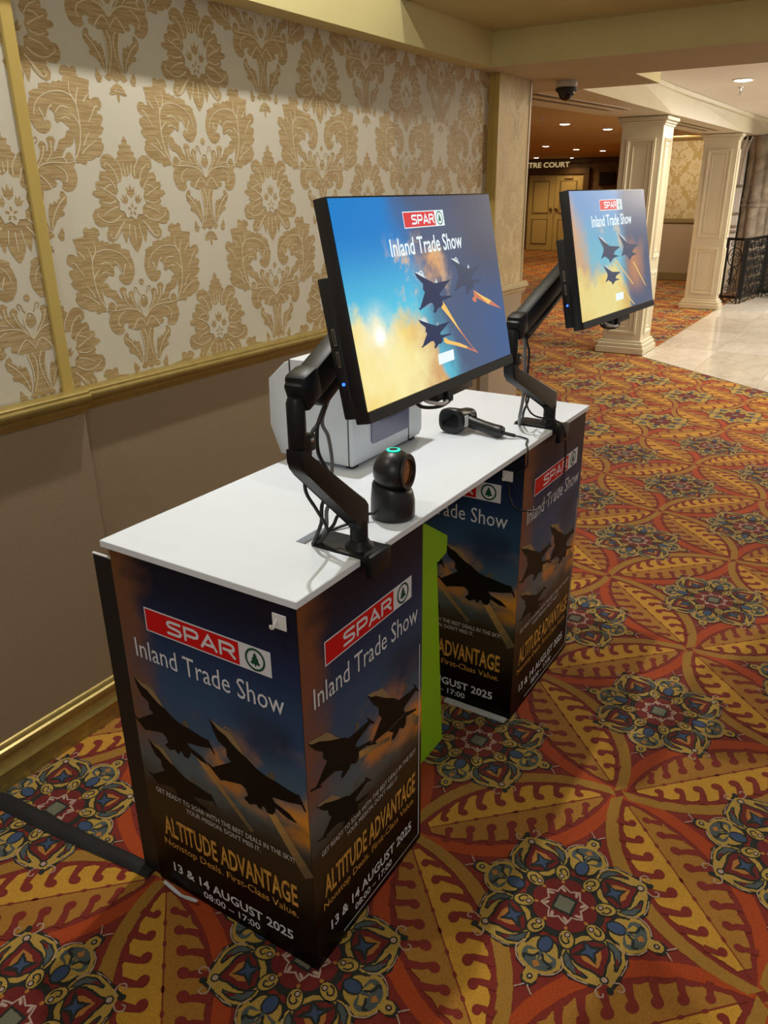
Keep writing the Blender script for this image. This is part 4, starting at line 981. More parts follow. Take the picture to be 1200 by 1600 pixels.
# lime green bin between the cabinets
gb = empty('green_bin', (0.70, 0.25, 0), None, 'lime green bin with flared rim standing between the two printed cabinets', 'bin')
bm = bmesh.new(); box(bm, 0.52, 0.862, 0.15, 0.36, 0.002, 0.655, 0.003)
for v in bm.verts:
    if v.co.z > 0.5 and v.co.x > 0.8: v.co.x -= 0.052
mk('bin_body', bm, M['green'], gb)
bm = bmesh.new(); prism(bm, [(0.50, 0.655), (0.815, 0.655), (0.862, 0.662), (0.866, 0.715), (0.735, 0.800), (0.50, 0.800)], 0.148, 0.362, 'y', 0.002)
mk('bin_lid', bm, M['green'], gb)

# ------------------------------------------------------------------ screens
PM2 = {}
def em(name, col, s=1.0): PM2[name] = emat('screen_'+name, col, s); return PM2[name]
em('white', (0.86, 0.97, 1.0), 0.98); em('red', srgb(222, 52, 58), 0.95); em('green', srgb(40, 120, 90), 0.8); em('jet', srgb(40, 52, 88), 0.9); em('jet2', srgb(62, 72, 98), 0.9)
em('hl', srgb(214, 228, 232), 0.95); em('fin', srgb(190, 196, 190), 0.8); em('flame', srgb(248, 196, 104), 1.0); em('flame2', srgb(214, 128, 96), 0.9); em('jet3', srgb(64, 74, 100), 0.9); em('beam', srgb(244, 206, 120), 0.9)
em('faint', srgb(200, 200, 205), 1.0)
def screen_mat(variant):
    m, p = newmat('screen_picture_'+variant); co, x, y, z = objco(); u = x/0.283; v = z/0.17
    a = noise(co, 9, 5, 0.6); b = noise(co, 16, 6, 0.6, None, (2, 0, 5)); c = noise(co, 5, 4, 0.5, None, (4, 0, 1))
    if variant == 'A':
        k = mixc(ss(v, -0.3, 0.75), srgb(96, 208, 232), srgb(26, 128, 204)); 
        k = mixc(ss(u+(a-0.5)*0.5+v*0.22, -0.34, 0.10), k, srgb(76, 92, 124)); k = mixc(ss(u+v*0.2, 0.1, 0.9), k, mixc(ss(v, -0.5, 0.5), srgb(62, 92, 140), srgb(72, 76, 96)))
        wisp = ss(b, 0.50, 0.66)*ss(u, -0.62, -0.35)*ss(u, 0.30, 0.02)*ss(v, 0.75, 0.4)*ss(v, -0.15, 0.10); k = mixc(wisp*0.9, k, srgb(238, 196, 146))
        dx = u+0.02; dy = v-0.33; g = E.m('SQRT', dx*dx+dy*dy*0.9); k = mixc((1.0-ss(g, 0.02, 0.28))*ss(b, 0.3, 0.6)*0.9, k, srgb(232, 172, 110))
        cl = ss((a-0.5)*1.1 - v*1.0 - ss(u, -0.35, 0.25)*1.3, 0.02, 0.30); cc = mixc(ss(c, 0.38, 0.62), srgb(246, 214, 120), srgb(252, 240, 170)); cc = mixc(ss(u+(b-0.5)*0.6, -0.55, 0.05), cc, srgb(206, 150, 96))
        k = mixc(cl, k, cc)
        dx = u+0.735; dy = v+0.27; g = E.m('SQRT', dx*dx*2.4+dy*dy); k = mixc((1.0-ss(g, 0.02, 0.42))*ss(a, 0.25, 0.6), k, (1.0, 0.96, 0.70)); k = mixc(1.0-ss(g, 0.0, 0.14), k, (1.2, 1.2, 1.1))
        st = 0.98
    else:
        k = mixc(ss(v, -0.1, 0.9), srgb(120, 192, 214), srgb(104, 152, 204)); k = mixc(ss(u+(a-0.5)*0.3, 0.05, 0.40), k, srgb(88, 96, 122))
        lft = ss((a-0.5)*0.9-u*1.0-v*0.35, 0.45, 0.95); k = mixc(lft*0.9, k, srgb(216, 166, 116))
        wisp = ss(b, 0.50, 0.66)*ss(u, -0.55, -0.2)*ss(u, 0.4, 0.2)*ss(v, 0.6, 0.4)*ss(v, -0.1, 0.2); k = mixc(wisp*0.7, k, srgb(226, 200, 160))
        rg = ss(u+(a-0.5)*0.5, 0.15, 0.50)*ss(u+(b-0.5)*0.4, 0.90, 0.5)*ss(v+(a-0.5)*0.5, 0.34, 0.0)*ss(v, -0.85, -0.35); k = mixc(rg*0.8, k, srgb(206, 142, 92))
        cl = ss((a-0.5)*1.0 - v*1.0 - ss(u, 0.0, 0.55)*1.0, 0.10, 0.40); cc = mixc(ss(c, 0.38, 0.62), srgb(238, 206, 118), srgb(240, 224, 146)); cc = mixc(ss(u+(b-0.5)*0.6, 0.0, 0.45), cc, srgb(190, 142, 84)); k = mixc(cl, k, cc)
        st = 0.92
    setc(p, 'Base Color', (0.01, 0.01, 0.01)); setc(p, 'Emission Color', k); setc(p, 'Emission Strength', st); setc(p, 'Roughness', 0.25); return m
JS = [(-0.0663,0.0465),(-0.0534,0.0448),(-0.0426,0.0429),(-0.0357,0.0388),(-0.0297,0.0319),(-0.0133,0.0256),(0.0006,0.021),(0.0489,0.0214),(0.0641,0.0225),(0.0514,0.0178),(0.0133,0.0016),(0.0108,-0.0007),(0.0166,-0.0046),(0.054,-0.007),(0.0586,-0.01),(0.023,-0.012),(0.0175,-0.0122),(0.0188,-0.0191),(0.01,-0.0239),(-0.0005,-0.0234),(-0.0156,-0.0315),(-0.0217,-0.0291),(-0.0157,-0.0216),(-0.0196,-0.0129),(-0.0295,-0.0118),(-0.0638,-0.019),(-0.066,-0.0207),(-0.0726,-0.016),(-0.0661,-0.0163),(-0.0409,0.0089),(-0.0458,0.0142),(-0.0426,0.0235),(-0.0595,0.0362)]
JSh = [(-0.0663,0.0465),(-0.0534,0.0448),(-0.0426,0.0429),(-0.0357,0.0388),(-0.0297,0.0319),(-0.0459,0.0378)]
JSf = [(0.0016,0.0206),(0.007,0.0294),(0.0116,0.0202)]
FL1 = [(0.0089,-0.0238),(0.0187,-0.014),(0.0269,-0.0217),(0.0635,-0.0676),(0.1078,-0.1116),(0.1324,-0.1302),(0.1165,-0.1221),(0.0768,-0.0853),(0.0337,-0.0446)]
FL2 = [(0.1498,-0.0067),(0.1807,-0.0198),(0.2231,-0.0355),(0.2679,-0.0578),(0.2079,-0.0412),(0.1587,-0.0228),(0.156,-0.0306),(0.1441,-0.0292),(0.1391,-0.0224),(0.1499,-0.0183)]
FL3 = [(-0.0004,-0.0857),(0.0045,-0.0788),(0.0192,-0.087),(0.0606,-0.0987),(0.0884,-0.1094),(0.1237,-0.1251),(0.1305,-0.1299),(0.0869,-0.1136),(0.0341,-0.098),(0.0068,-0.0911)]
J2S = [(-0.1219,0.0568),(-0.0923,0.0492),(-0.0534,0.0298),(-0.0423,0.0254),(0.0255,0.0202),(0.0382,0.0181),(-0.0047,0.0092),(-0.0179,0.0012),(0.0252,-0.0069),(-0.0016,-0.0076),(-0.0242,-0.0098),(-0.0494,-0.0207),(-0.0585,-0.0099),(-0.0846,-0.0006),(-0.1151,-0.0058),(-0.0926,0.0124),(-0.0893,0.022),(-0.1075,0.0403)]
J2Sh = [(-0.1219,0.0568),(-0.0923,0.0492),(-0.0534,0.0298),(-0.0722,0.0359)]
def monitor(C0, tiltdeg, yaw, variant, lab, mw=0.570):
    rot = Matrix.Rotation(yaw, 3, 'Z') @ Matrix.Rotation(math.radians(tiltdeg), 3, 'X')
    t = empty('monitor', C0, rot, lab, 'monitor', 'monitors on arms over the worktop')
    hw_ = mw/2; ht = 0.177
    bm = bmesh.new(); box(bm, -hw_, hw_, 0.0, 0.026, -ht, ht, 0.0022, None, 2); mk('housing', bm, M['plastic'], t, world=False, smooth=True)
    B('chin', -hw_+0.0005, hw_-0.0005, -0.004, 0.001, -ht+0.0005, -0.157, M['bezel'], t, 0.0012, world=False)
    me = bpy.data.meshes.new('screen'); s = hw_-0.003
    me.from_pydata([(-s, -0.0012, -0.1568), (s, -0.0012, -0.1568), (s, -0.0012, 0.1735), (-s, -0.0012, 0.1735), (-s, 0.0005, -0.1568), (s, 0.0005, -0.1568), (s, 0.0005, 0.1735), (-s, 0.0005, 0.1735)], [], [(0, 1, 2, 3), (5, 4, 7, 6), (4, 5, 1, 0), (5, 6, 2, 1), (6, 7, 3, 2), (7, 4, 0, 3)])
    sc = link('screen', me, screen_mat(variant), t, world=False)
    to3 = lambda x, z, l: (x, -0.0012-0.0001*l, z)
    def Bd(A, nm): A.build(nm, to3, sc, None, False)
    if variant == 'A':
        A = Art(); spar_logo(A, -0.0735, 0.073, 0.1205, 0.1485, PM2['white'], PM2['red'], PM2['green'], 2); Bd(A, 'logo')
        A = Art(); put_text(A, 'Inland Trade Show', -0.131, 0.131, 0.077, 0.106, PM2['white'], 0.012, 3); Bd(A, 'lettering')
        A = Art(); A.poly(FL3, PM2['flame'], 1); A.poly(FL1, PM2['flame'], 1); A.poly([FL1[3], FL1[4], FL1[5], FL1[6], FL1[7]], PM2['flame2'], 1.4); A.poly([FL3[4], FL3[5], FL3[6], FL3[7]], PM2['flame2'], 1.4)
        A.poly(FL2, PM2['flame2'], 1); A.poly([FL2[0], FL2[1], FL2[2], FL2[4]], PM2['flame'], 1.4); Bd(A, 'exhaust_flame')
        cano = [(-0.050,0.0440),(-0.043,0.0468),(-0.037,0.042),(-0.036,0.039)]
        jet((JS, JSh, JSf, cano), lambda p: p, 'jet_figure', to3, sc, (PM2['jet'], PM2['hl'], PM2['hl']), False)
        jet((JS, JSh, JSf, cano), sim((-0.0663, 0.0465), (-0.080, -0.0345), 0.90, 0.76), 'jet_figure', to3, sc, (PM2['jet'], PM2['hl'], PM2['fin']), False)
        jet((JS, JSh, JSf, cano), sim((-0.0663, 0.0465), (0.0745, 0.0600), 0.94, 0.92, 0.0), 'jet_figure', to3, sc, (PM2['jet2'], PM2['hl'], PM2['hl']), False)
        A = Art(); A.poly([(-0.032, -0.125), (0.029, -0.125), (0.031, -0.1055), (-0.030, -0.1055)], PM2['white'], 2)
        Bd(A, 'button')
    else:
        A = Art(); spar_logo(A, -0.087, 0.082, 0.121, 0.1495, PM2['white'], PM2['red'], PM2['green'], 2); Bd(A, 'logo')
        A = Art(); put_text(A, 'Inland Trade Show', -0.155, 0.150, 0.080, 0.110, PM2['white'], 0.012, 3); Bd(A, 'lettering')
        A = Art(); A.poly([(-0.014, -0.013), (-0.004, -0.013), (0.122, -0.094), (0.118, -0.096)], PM2['beam'], 1); A.poly([(0.130, -0.030), (0.139, -0.030), (0.229, -0.1076), (0.224, -0.1085)], PM2['beam'], 1)
        A.poly([(-0.010, -0.080), (0.0, -0.080), (0.118, -0.153), (0.112, -0.154)], PM2['beam'], 1); Bd(A, 'light_trail')
        mm = (PM2['jet3'], PM2['hl'], PM2['fin'])
        jet((J2S, J2Sh, None, None), lambda p: p, 'jet_figure', to3, sc, mm, False)
        jet((J2S, J2Sh, None, None), sim((-0.1219, 0.0568), (0.0326, 0.0560), 0.98, 1.05), 'jet_figure', to3, sc, mm, False)
        jet((J2S, J2Sh, None, None), sim((-0.1219, 0.0568), (-0.1041, -0.0215), 0.80, 0.78), 'jet_figure', to3, sc, mm, False)
        A = Art(); A.poly([(-0.0317, -0.128), (0.029, -0.128), (0.031, -0.108), (-0.030, -0.108)], PM2['white'], 2); Bd(A, 'button')
    pc = B('computer_box', -hw_+0.002, hw_-0.05, 0.0262, 0.050, -0.168, 0.062, M['plastic'], t, 0.004, world=False, seg=2)
    for z0, z1 in ((-0.045, -0.018), (-0.080, -0.054)):
        B('port', -hw_-0.0003, -hw_+0.0025, 0.033, 0.0385, z0, z1, M['steel'], pc, world=False)
        B('port', -hw_-0.0006, -hw_+0.0025, 0.0345, 0.0372, z0+0.002, z1-0.002, M['matte'], pc, world=False)
    bm = bmesh.new(); lathe(bm, [(0.0028, 0), (0.0028, 0.002), (0.001, 0.003)], (-hw_+0.002, 0.036, -0.108), 12, Matrix.Rotation(-PI/2, 3, 'Y')); o = mk('power_light', bm, M['led_blue'], pc, world=False); o['label'] = 'glowing blue power light'
    B('slot', -hw_-0.0003, -hw_+0.0025, 0.034, 0.037, -0.133, -0.118, M['matte'], pc, world=False)
    B('lower_bar', -0.01, 0.142, 0.0265, 0.056, -0.198, -0.160, M['plastic'], t, 0.003, world=False, seg=2)
    B('mount_plate', -0.05, 0.05, 0.0505, 0.060, -0.05, 0.05, M['satin'], t, 0.002, world=False)
    bm = bmesh.new(); tube(bm, [(-0.080, 0.040, -0.166), (-0.072, 0.030, -0.192), (-0.020, 0.020, -0.205), (0.030, 0.020, -0.200), (0.046, 0.030, -0.188)], 0.0034, 8); mk('cable_loop', bm, M['rubber'], t, world=False, smooth=True)
    bm = bmesh.new(); tube(bm, [(-0.060, 0.038, -0.166), (-0.055, 0.026, -0.186), (-0.020, 0.014, -0.200), (0.005, 0.016, -0.200)], 0.0036, 8); o = mk('cable_loop', bm, M['white_plastic'], t, world=False, smooth=True); o['label'] = 'pale grey cable loop'
    bm = bmesh.new(); box(bm, 0.018, 0.036, 0.018, 0.034, -0.205, -0.178, 0.002); mk('cable_plug', bm, M['plastic'], t, world=False)
    return t
monitor((0.366, -0.075, 1.446), -11.7, math.radians(-0.3), 'A', 'near black monitor showing a blue and gold sky, on the arm nearest the camera')
monitor((1.401, -0.096, 1.450), -11.6, math.radians(-3.7), 'B', 'far black monitor showing three jets on an orange sky, over the far cabinet')

# ------------------------------------------------------------------ monitor arms
def arm(post, elbow, zj0, zj1, head, lab, cables):
    px, py = post; ex, ey = elbow
    t = empty('monitor_mount', (px, py, H-TH+0.002), None, lab, 'monitor arm', 'monitor arms clamped to the worktop')
    zb = H-TH+0.003
    # clamp base plate with curved lip over the front edge
    bm = bmesh.new(); prism(bm, [(px-.040, 0.118), (px-.028, 0.132), (px+.028, 0.132), (px+.040, 0.118), (px+.040, -0.012), (px+.030, -0.018), (px-.030, -0.018), (px-.040, -0.012)], zb, zb+0.018, 'z', 0.005, 2)
    mk('base_plate', bm, M['satin'], t, smooth=True)
    bm = bmesh.new(); box(bm, px-.038, px+.038, -0.024, -0.008, zb-0.030, zb+0.020, 0.004, None, 2); mk('clamp_lip', bm, M['satin'], t, smooth=True)
    bm = bmesh.new(); lathe(bm, [(0.031, zb+0.016), (0.029, zb+0.022), (0.022, zb+0.030), (0.020, zb+0.034)], (px, py, 0), 28); mk('post_collar', bm, M['satin'], t, smooth=True)
    bm = bmesh.new(); lathe(bm, [(0.0185, zb+0.030), (0.0185, 1.010), (0.017, 1.014)], (px, py, 0), 28); mk('post', bm, M['satin'], t, smooth=True)
    # lower arm: knuckle at the post, sloping box, knuckle under the joint
    d = Vector((ex-px, ey-py, 0)).normalized(); h0 = 1.006; h1 = 1.048
    side = Vector((-d.y, d.x, 0)); L = Vector((ex-px, ey-py, 0)).length
    prof = [(-0.018, h0-0.004), (0.018, h0-0.004), (0.0185, h0+0.006), (L-0.006, zj0-0.052), (L+0.010, zj0-0.037), (L+0.0155, zj0-0.022), (L+0.0155, zj0), (L-0.0155, zj0), (L-0.0155, zj0-0.021), (-0.006, h1+0.010), (-0.018, h1-0.004)]
    def slab(bm, prof, hwid, bev):
        v0 = [bm.verts.new(Vector((px, py, 0)) + d*a + side*hwid + Vector((0, 0, z))) for a, z in prof]
        v1 = [bm.verts.new(Vector((px, py, 0)) + d*a - side*hwid + Vector((0, 0, z))) for a, z in prof]
        n = len(prof); f0 = bm.faces.new(v0); f1 = bm.faces.new(v1[::-1])
        for i in range(n): bm.faces.new((v0[i], v1[i], v1[(i+1) % n], v0[(i+1) % n]))
        bmesh.ops.bevel(bm, geom=list(set(f0.edges) | set(f1.edges)), offset=bev, segments=3, affect='EDGES', profile=0.5)
        bmesh.ops.triangulate(bm, faces=[f for f in bm.faces if len(f.verts) > 4])
    bm = bmesh.new(); slab(bm, prof, 0.0155, 0.004); mk('lower_arm', bm, M['satin'], t, smooth=True)
    # cable cover along the lower arm
    bm = bmesh.new(); a0 = 0.30*L; a1 = 0.78*L
    zt = lambda a: h1+0.010 + (zj0-0.022-h1-0.010)*(a+0.006)/(L-0.0095)
    slab(bm, [(a0, zt(a0)-0.002), (a1, zt(a1)-0.002), (a1-0.004, zt(a1)+0.004), (a0+0.004, zt(a0)+0.004)], 0.013, 0.001); mk('cable_cover', bm, M['plastic'], t)
    bm = bmesh.new(); q = Vector((px, py, 1.026)) - d*0.0182; n_ = -d
    lathe(bm, [(0.0062, 0), (0.0062, 0.0012)], q, 16, n_.to_track_quat('Z', 'Y').to_matrix()); o = mk('round_sticker', bm, M['yellow'], t); o['label'] = 'small yellow round sticker'
    # swivel joint
    bm = bmesh.new(); lathe(bm, [(0.0150, zj0), (0.0160, zj0+0.002), (0.0160, zj1-0.012), (0.013, zj1-0.004), (0.008, zj1-0.002)], (ex, ey, 0), 26); mk('swivel_joint', bm, M['satin'], t, smooth=True)
    # spring arm
    h = Vector(head); s = Vector((ex, ey, zj1-0.012)); dd = (h-s).normalized(); flat = Vector((dd.x, dd.y, 0)).normalized(); upv = Vector((-flat.x*dd.z, -flat.y*dd.z, math.hypot(dd.x, dd.y)))
    bm = bmesh.new(); beam(bm, s + dd*0.004 + upv*0.004, h, 0.040, 0.052, 0.007, 2); mk('spring_arm', bm, M['satin'], t, smooth=True)
    bm = bmesh.new(); beam(bm, s + dd*0.010 + upv*0.012, s+dd*0.058+upv*0.006, 0.044, 0.056, 0.009, 2); mk('arm_knuckle', bm, M['satin'], t, smooth=True)
    bm = bmesh.new(); beam(bm, s + dd*0.055 - upv*0.037, h - dd*0.02 - upv*0.037, 0.034, 0.028, 0.008, 2); mk('under_cover', bm, M['plastic'], t, smooth=True)
    sd = Vector((flat.y, -flat.x, 0)); sp = Vector((ex, ey, zj0+0.010)) + flat*0.020 + sd*0.014
    bm = bmesh.new(); beam(bm, Vector((ex, ey, zj0+0.004)), Vector((ex, ey, zj0+0.004))+flat*0.034, 0.032, 0.030, 0.004, 2); mk('joint_bracket', bm, M['satin'], t, smooth=True)
    bm = bmesh.new(); lathe(bm, [(0.0048, 0), (0.0048, 0.003), (0.003, 0.004)], sp, 14, sd.to_track_quat('Z', 'Y').to_matrix()); o = mk('pivot_screw', bm, M['steel'], t, smooth=True); o['label'] = 'bright steel pivot screw'
    # head to the monitor plate
    bm = bmesh.new(); beam(bm, h - dd*0.01, h + dd*0.028, 0.040, 0.044, 0.008, 2); beam(bm, h+dd*0.022, Vector((h.x+0.030, h.y-0.022, h.z+0.010)), 0.030, 0.040, 0.006, 2); mk('arm_head', bm, M['satin'], t, smooth=True)
    for pts, r, mt in cables: tubeo('cable', pts, r, mt, t)
    return t
R_ = M['rubber']; G_ = M['greycable']
arm((0.247, 0.030), (0.034, 0.004), 1.228, 1.318, (0.335, 0.034, 1.435), 'near black monitor arm clamped in the left notch, holding the near monitor',
    [([(0.175, 0.02, 1.326), (0.154, 0.045, 1.244), (0.129, 0.045, 1.226), (0.115, 0.040, 1.214), (0.105, 0.034, 1.190)], 0.0036, R_),
     ([(0.180, 0.02, 1.326), (0.165, 0.055, 1.240), (0.161, 0.060, 1.206), (0.163, 0.060, 1.174), (0.172, 0.055, 1.149), (0.180, 0.045, 1.125)], 0.0038, R_),
     ([(0.185, 0.02, 1.326), (0.167, 0.050, 1.241), (0.185, 0.052, 1.201), (0.194, 0.052, 1.153), (0.185, 0.048, 1.120)], 0.0036, G_),
     ([(0.118, 0.035, 1.170), (0.122, 0.060, 1.140), (0.133, 0.070, 1.102), (0.161, 0.070, 1.059), (0.191, 0.072, 1.015), (0.204, 0.078, 0.991), (0.208, 0.100, 0.966), (0.214, 0.118, 0.953)], 0.0036, R_),
     ([(0.208, 0.045, 1.085), (0.211, 0.090, 1.053), (0.203, 0.090, 1.015), (0.198, 0.092, 1.000), (0.210, 0.120, 0.953)], 0.0040, R_),
     ([(0.215, 0.045, 1.080), (0.218, 0.085, 1.039), (0.211, 0.085, 0.998), (0.222, 0.110, 0.953)], 0.0042, G_),
     ([(0.240, 0.050, 1.040), (0.238, 0.075, 1.016), (0.222, 0.080, 0.995), (0.224, 0.128, 0.953)], 0.0036, R_)])
arm((1.298, 0.030), (0.962, 0.022), 1.205, 1.292, (1.372, 0.014, 1.436), 'far black monitor arm clamped in the right notch, holding the far monitor',
    [([(1.150, 0.03, 1.316), (1.146, 0.060, 1.252), (1.150, 0.062, 1.200), (1.160, 0.062, 1.130), (1.162, 0.064, 1.060), (1.178, 0.078, 1.000), (1.256, 0.110, 0.953)], 0.0048, G_),
     ([(1.158, 0.03, 1.318), (1.156, 0.060, 1.240), (1.183, 0.062, 1.190), (1.182, 0.062, 1.117), (1.205, 0.064, 1.052), (1.186, 0.070, 1.010), (1.262, 0.100, 0.953)], 0.0036, R_)])

tag(tubeo('power_cable', [(1.14, 0.040, 1.085), (1.156, 0.052, 1.051), (1.235, 0.055, 0.992), (1.272, -0.010, 0.972), (1.285, -0.030, 0.935), (1.345, -0.012, 0.888), (1.362, -0.010, 0.82), (1.34, -0.010, 0.755), (1.17, -0.012, 0.731), (1.06, -0.010, 0.755), (1.045, 0.022, 0.765), (1.052, 0.045, 0.80), (1.052, 0.048, 0.835)], 0.0028, R_), 'thin black cable looping down from the far monitor arm over the far cabinet print', 'cable')

# ------------------------------------------------------------------ label printer
pr = empty('label_printer', (0.80, 0.42, H), None, 'white desktop label printer with grey-blue window behind the near monitor', 'printer')
bm = bmesh.new(); prism(bm, [(0.310, H+0.012), (0.303, H+0.030), (0.303, 1.185), (0.318, 1.216), (0.350, 1.228), (0.497, 1.226), (0.497, H+0.012)], 0.628, 0.985, 'x', 0.004, 2)
mk('housing', bm, M['printer'], pr, smooth=True)
bm = bmesh.new(); prism(bm, [(0.499, H+0.014), (0.499, 1.222), (0.516, 1.216), (0.572, 1.168), (0.576, 1.040), (0.544, H+0.012)], 0.626, 0.987, 'x', 0.006, 2)
mk('back_cover', bm, M['printer'], pr, smooth=True)
B('seam', 0.6275, 0.985, 0.4965, 0.4995, H+0.012, 1.224, M['seam'], pr)
B('seam', 0.6268, 0.630, 0.3155, 0.3185, H+0.014, 1.190, M['seam'], pr)
B('window_panel', 0.712, 0.905, 0.2995, 0.304, 1.003, 1.190, M['printer_dark'], pr, 0.006, seg=2) if False else None
bm = bmesh.new(); prism(bm, [(0.722, 1.003), (0.905, 1.003), (0.905, 1.190), (0.712, 1.190), (0.712, 1.013), (0.715, 1.006)], 0.2995, 0.3045, 'y'); mk('window_panel', bm, M['printer_dark'], pr)
B('window_slot', 0.755, 0.893, 0.2985, 0.300, 1.055, 1.150, mat('window_inner', (0.10, 0.11, 0.17), 0.15), pr)
B('seam', 0.906, 0.9085, 0.3015, 0.3045, H+0.014, 1.20, M['seam'], pr)
B('top_latch', 0.70, 0.73, 0.43, 0.436, 1.2265, 1.2285, M['seam'], pr)
for x in (0.66, 0.955):
    for y in (0.33, 0.47): B('foot', x-0.012, x+0.012, y-0.012, y+0.012, H, H+0.013, M['matte'], pr)

# ------------------------------------------------------------------ presentation scanner
OC = Vector((0.430, 0.062, H))
om = empty('presentation_scanner', OC, None, 'black upright barcode scanner with round head and green light ring on the worktop', 'barcode scanner')
bm = bmesh.new(); lathe(bm, [(0.045, 0.0), (0.0485, 0.002), (0.050, 0.010), (0.0495, 0.040), (0.0465, 0.066), (0.0435, 0.073), (0.036, 0.076)], OC, 40)
for v in bm.verts:
    dz = v.co.z-OC.z
    if dz > 0.060: v.co.z += -0.24*((v.co.x-OC.x)*0.55-(v.co.y-OC.y)*0.83)
mk('base', bm, M['plastic'], om, smooth=True)
HC = OC + Vector((0.004, 0.0, 0.106)); fd = Vector((0.12, -0.99, 0.06)).normalized()
rotH = fd.to_track_quat('Z', 'Y').to_matrix()
bm = bmesh.new(); prof = []
for k in range(15):
    a = -PI/2 + (PI*0.80)*k/14; prof.append((max(0.0008, 0.0490*math.cos(a)), 0.0490*math.sin(a)*0.92))
prof += [(0.0400, 0.0345), (0.0385, 0.0370), (0.0335, 0.0370), (0.0330, 0.030)]
lathe(bm, prof, HC, 36, rotH)
mk('head', bm, M['plastic'], om, smooth=True)
bm = bmesh.new(); lathe(bm, [(0.0330, 0.0292), (0.0325, 0.0305), (0.010, 0.0312)], HC, 30, rotH); o = mk('scan_window', bm, M['amber'], om, smooth=True); o['label'] = 'oval amber scan window'
rg = HC + Vector((0.0, 0.0, 0.0470)); bm = bmesh.new(); lathe(bm, [(0.0125, 0.000), (0.0150, 0.0006), (0.0150, 0.0022), (0.0105, 0.0030), (0.0100, 0.0018)], rg, 30)
o = mk('light_ring', bm, M['led_green'], om, smooth=True); o['label'] = 'glowing green light ring'
bm = bmesh.new(); lathe(bm, [(0.0100, 0.001), (0.0098, 0.0028), (0.003, 0.0034)], rg, 24); mk('button_cap', bm, M['plastic'], om, smooth=True)
tubeo('cable', [(0.392, 0.075, 0.966), (0.372, 0.092, 0.968), (0.340, 0.105, 0.960), (0.300, 0.125, 0.9545), (0.270, 0.140, 0.951)], 0.0034, R_, om)

# ------------------------------------------------------------------ handheld scanner
gn = empty('handheld_scanner', (1.10, 0.20, H), None, 'black handheld barcode scanner with pistol grip lying on the worktop', 'barcode scanner')
def loft(bm, secs, n=20):
    """secs: (centre, dir, rx, rz, power) superellipse sections"""
    rings = []
    for c, dr, rx, rz in secs:
        c = Vector(c); dr = Vector(dr).normalized(); x = dr.cross(Vector((0, 0, 1))).normalized(); z = x.cross(dr); ring = []
        for i in range(n):
            a = 2*PI*i/n; ca, sa = math.cos(a), math.sin(a)
            ring.append(bm.verts.new(c + x*rx*math.copysign(abs(ca)**0.75, ca) + z*rz*math.copysign(abs(sa)**0.75, sa)))
        rings.append(ring)
    for a, b in zip(rings, rings[1:]):
        for i in range(n): bm.faces.new((a[i], a[(i+1) % n], b[(i+1) % n], b[i]))
    bm.faces.new(rings[0][::-1]); bm.faces.new(rings[-1])
bm = bmesh.new(); dn_ = Vector((-0.10, -1, -0.12))
loft(bm, [((1.112, 0.215, 0.984), dn_, 0.020, 0.019), ((1.109, 0.190, 0.979), dn_, 0.017, 0.0175), ((1.105, 0.160, 0.975), dn_, 0.0165, 0.0165), ((1.100, 0.125, 0.971), dn_, 0.018, 0.0170), ((1.097, 0.105, 0.969), dn_, 0.0195, 0.0180), ((1.096, 0.095, 0.969), dn_, 0.015, 0.0140)])
mk('handle', bm, M['plastic'], gn, smooth=True)
bm = bmesh.new(); hd = Vector((-0.93, -0.02, 0.0))
loft(bm, [((1.158, 0.228, 0.990), hd, 0.016, 0.014), ((1.146, 0.230, 0.989), hd, 0.027, 0.025), ((1.120, 0.235, 0.988), hd, 0.030, 0.028), ((1.094, 0.242, 0.989), hd, 0.034, 0.034), ((1.074, 0.246, 0.990), hd, 0.039, 0.0385), ((1.062, 0.248, 0.990), hd, 0.040, 0.0390), ((1.057, 0.248, 0.990), hd, 0.037, 0.036)], 24)
mk('head', bm, M['plastic'], gn, smooth=True)
bm = bmesh.new(); loft(bm, [((1.0585, 0.248, 0.990), hd, 0.028, 0.026), ((1.0555, 0.248, 0.990), hd, 0.027, 0.025)], 20); mk('scan_window', bm, M['dome'], gn, smooth=True)
nrm = Vector((-0.12, -0.99, 0.0)).normalized(); stc = Vector((1.082, 0.2065, 0.990))
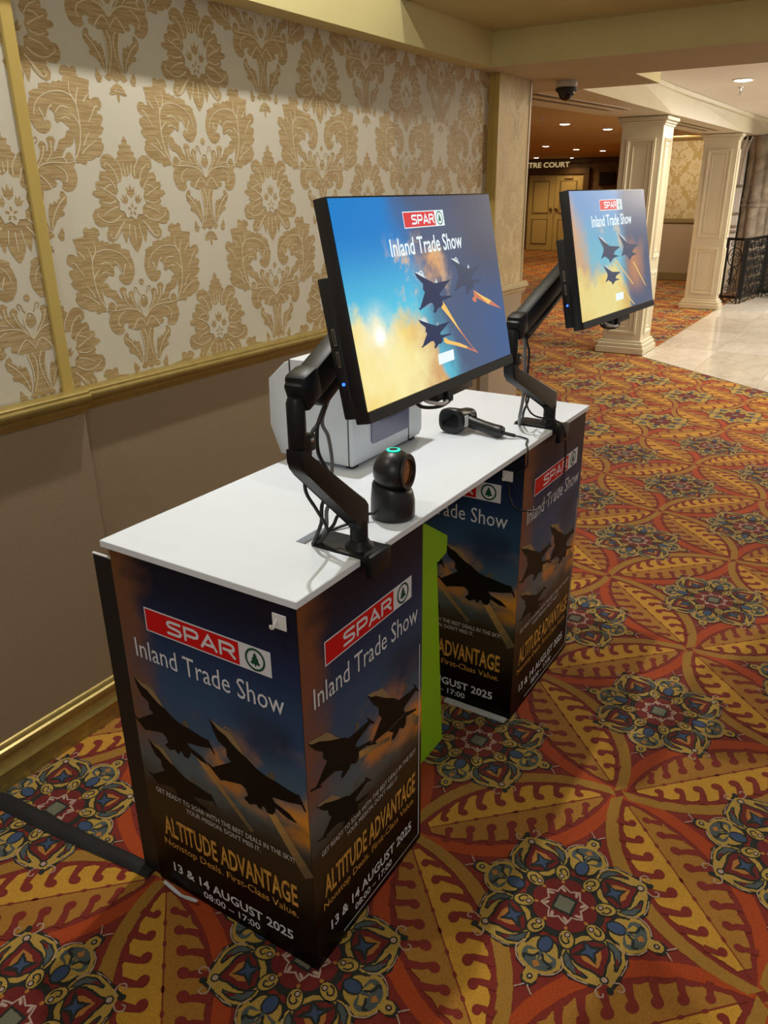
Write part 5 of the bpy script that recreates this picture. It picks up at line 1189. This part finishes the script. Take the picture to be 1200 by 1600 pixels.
bm = bmesh.new(); m_ = frame_z(nrm); m_.translation = stc; box(bm, -0.0085, 0.0085, -0.017, 0.017, -0.001, 0.0015, 0, m_); o = mk('label_sticker', bm, M['white_plastic'], gn); o['label'] = 'white sticker'
bm = bmesh.new(); loft(bm, [((1.118, 0.208, 0.998), (-0.3, -1, 0), 0.010, 0.012), ((1.112, 0.192, 0.997), (-0.3, -1, 0), 0.007, 0.006)], 12); mk('trigger', bm, M['matte'], gn, smooth=True)
tubeo('cable_boot', [(1.0965, 0.098, 0.968), (1.103, 0.080, 0.9635), (1.112, 0.062, 0.959)], 0.0055, R_, gn)
tubeo('cable', [(1.108, 0.068, 0.960), (1.122, 0.045, 0.9545), (1.112, 0.022, 0.9540), (1.072, 0.010, 0.9545), (1.045, -0.004, 0.955), (1.032, -0.012, 0.945), (1.034, -0.010, 0.900), (1.038, 0.020, 0.870)], 0.0027, R_, gn)

# ------------------------------------------------------------------ flat cable strap on the carpet
bm = bmesh.new()
pts = [(-0.060, 1.170), (-0.045, 1.110), (-0.035, 0.980), (-0.026, 0.860), (-0.014, 0.740), (0.000, 0.600), (0.002, 0.535)]
P = cr([(a, b, 0) for a, b in pts], 6); rings = []
for i, p in enumerate(P):
    t_ = (P[min(i+1, len(P)-1)]-P[max(i-1, 0)]).normalized(); n_ = Vector((-t_.y, t_.x, 0))
    wd = 0.030 - 0.010*i/len(P); hh = 0.010+0.003*math.sin(i*0.7)
    rings.append([bm.verts.new(p+n_*wd*a+Vector((0, 0, z*hh+0.003))) for a, z in ((-1, 0), (-0.6, 0.8), (0, 1), (0.6, 0.8), (1, 0))])
for a, b in zip(rings, rings[1:]):
    for k in range(4): bm.faces.new((a[k], a[k+1], b[k+1], b[k]))
    bm.faces.new((a[4], a[0], b[0], b[4]))
bm.faces.new(rings[0][::-1]); bm.faces.new(rings[-1])
st = mk('cable_sleeve', bm, mat('black_fabric_sleeve', (0.006, 0.006, 0.006), 0.75, bmp=0.3, bscale=300), None, smooth=True)
tag(st, 'flat black cable sleeve lying on the carpet from the wall to the near cabinet', 'cable')
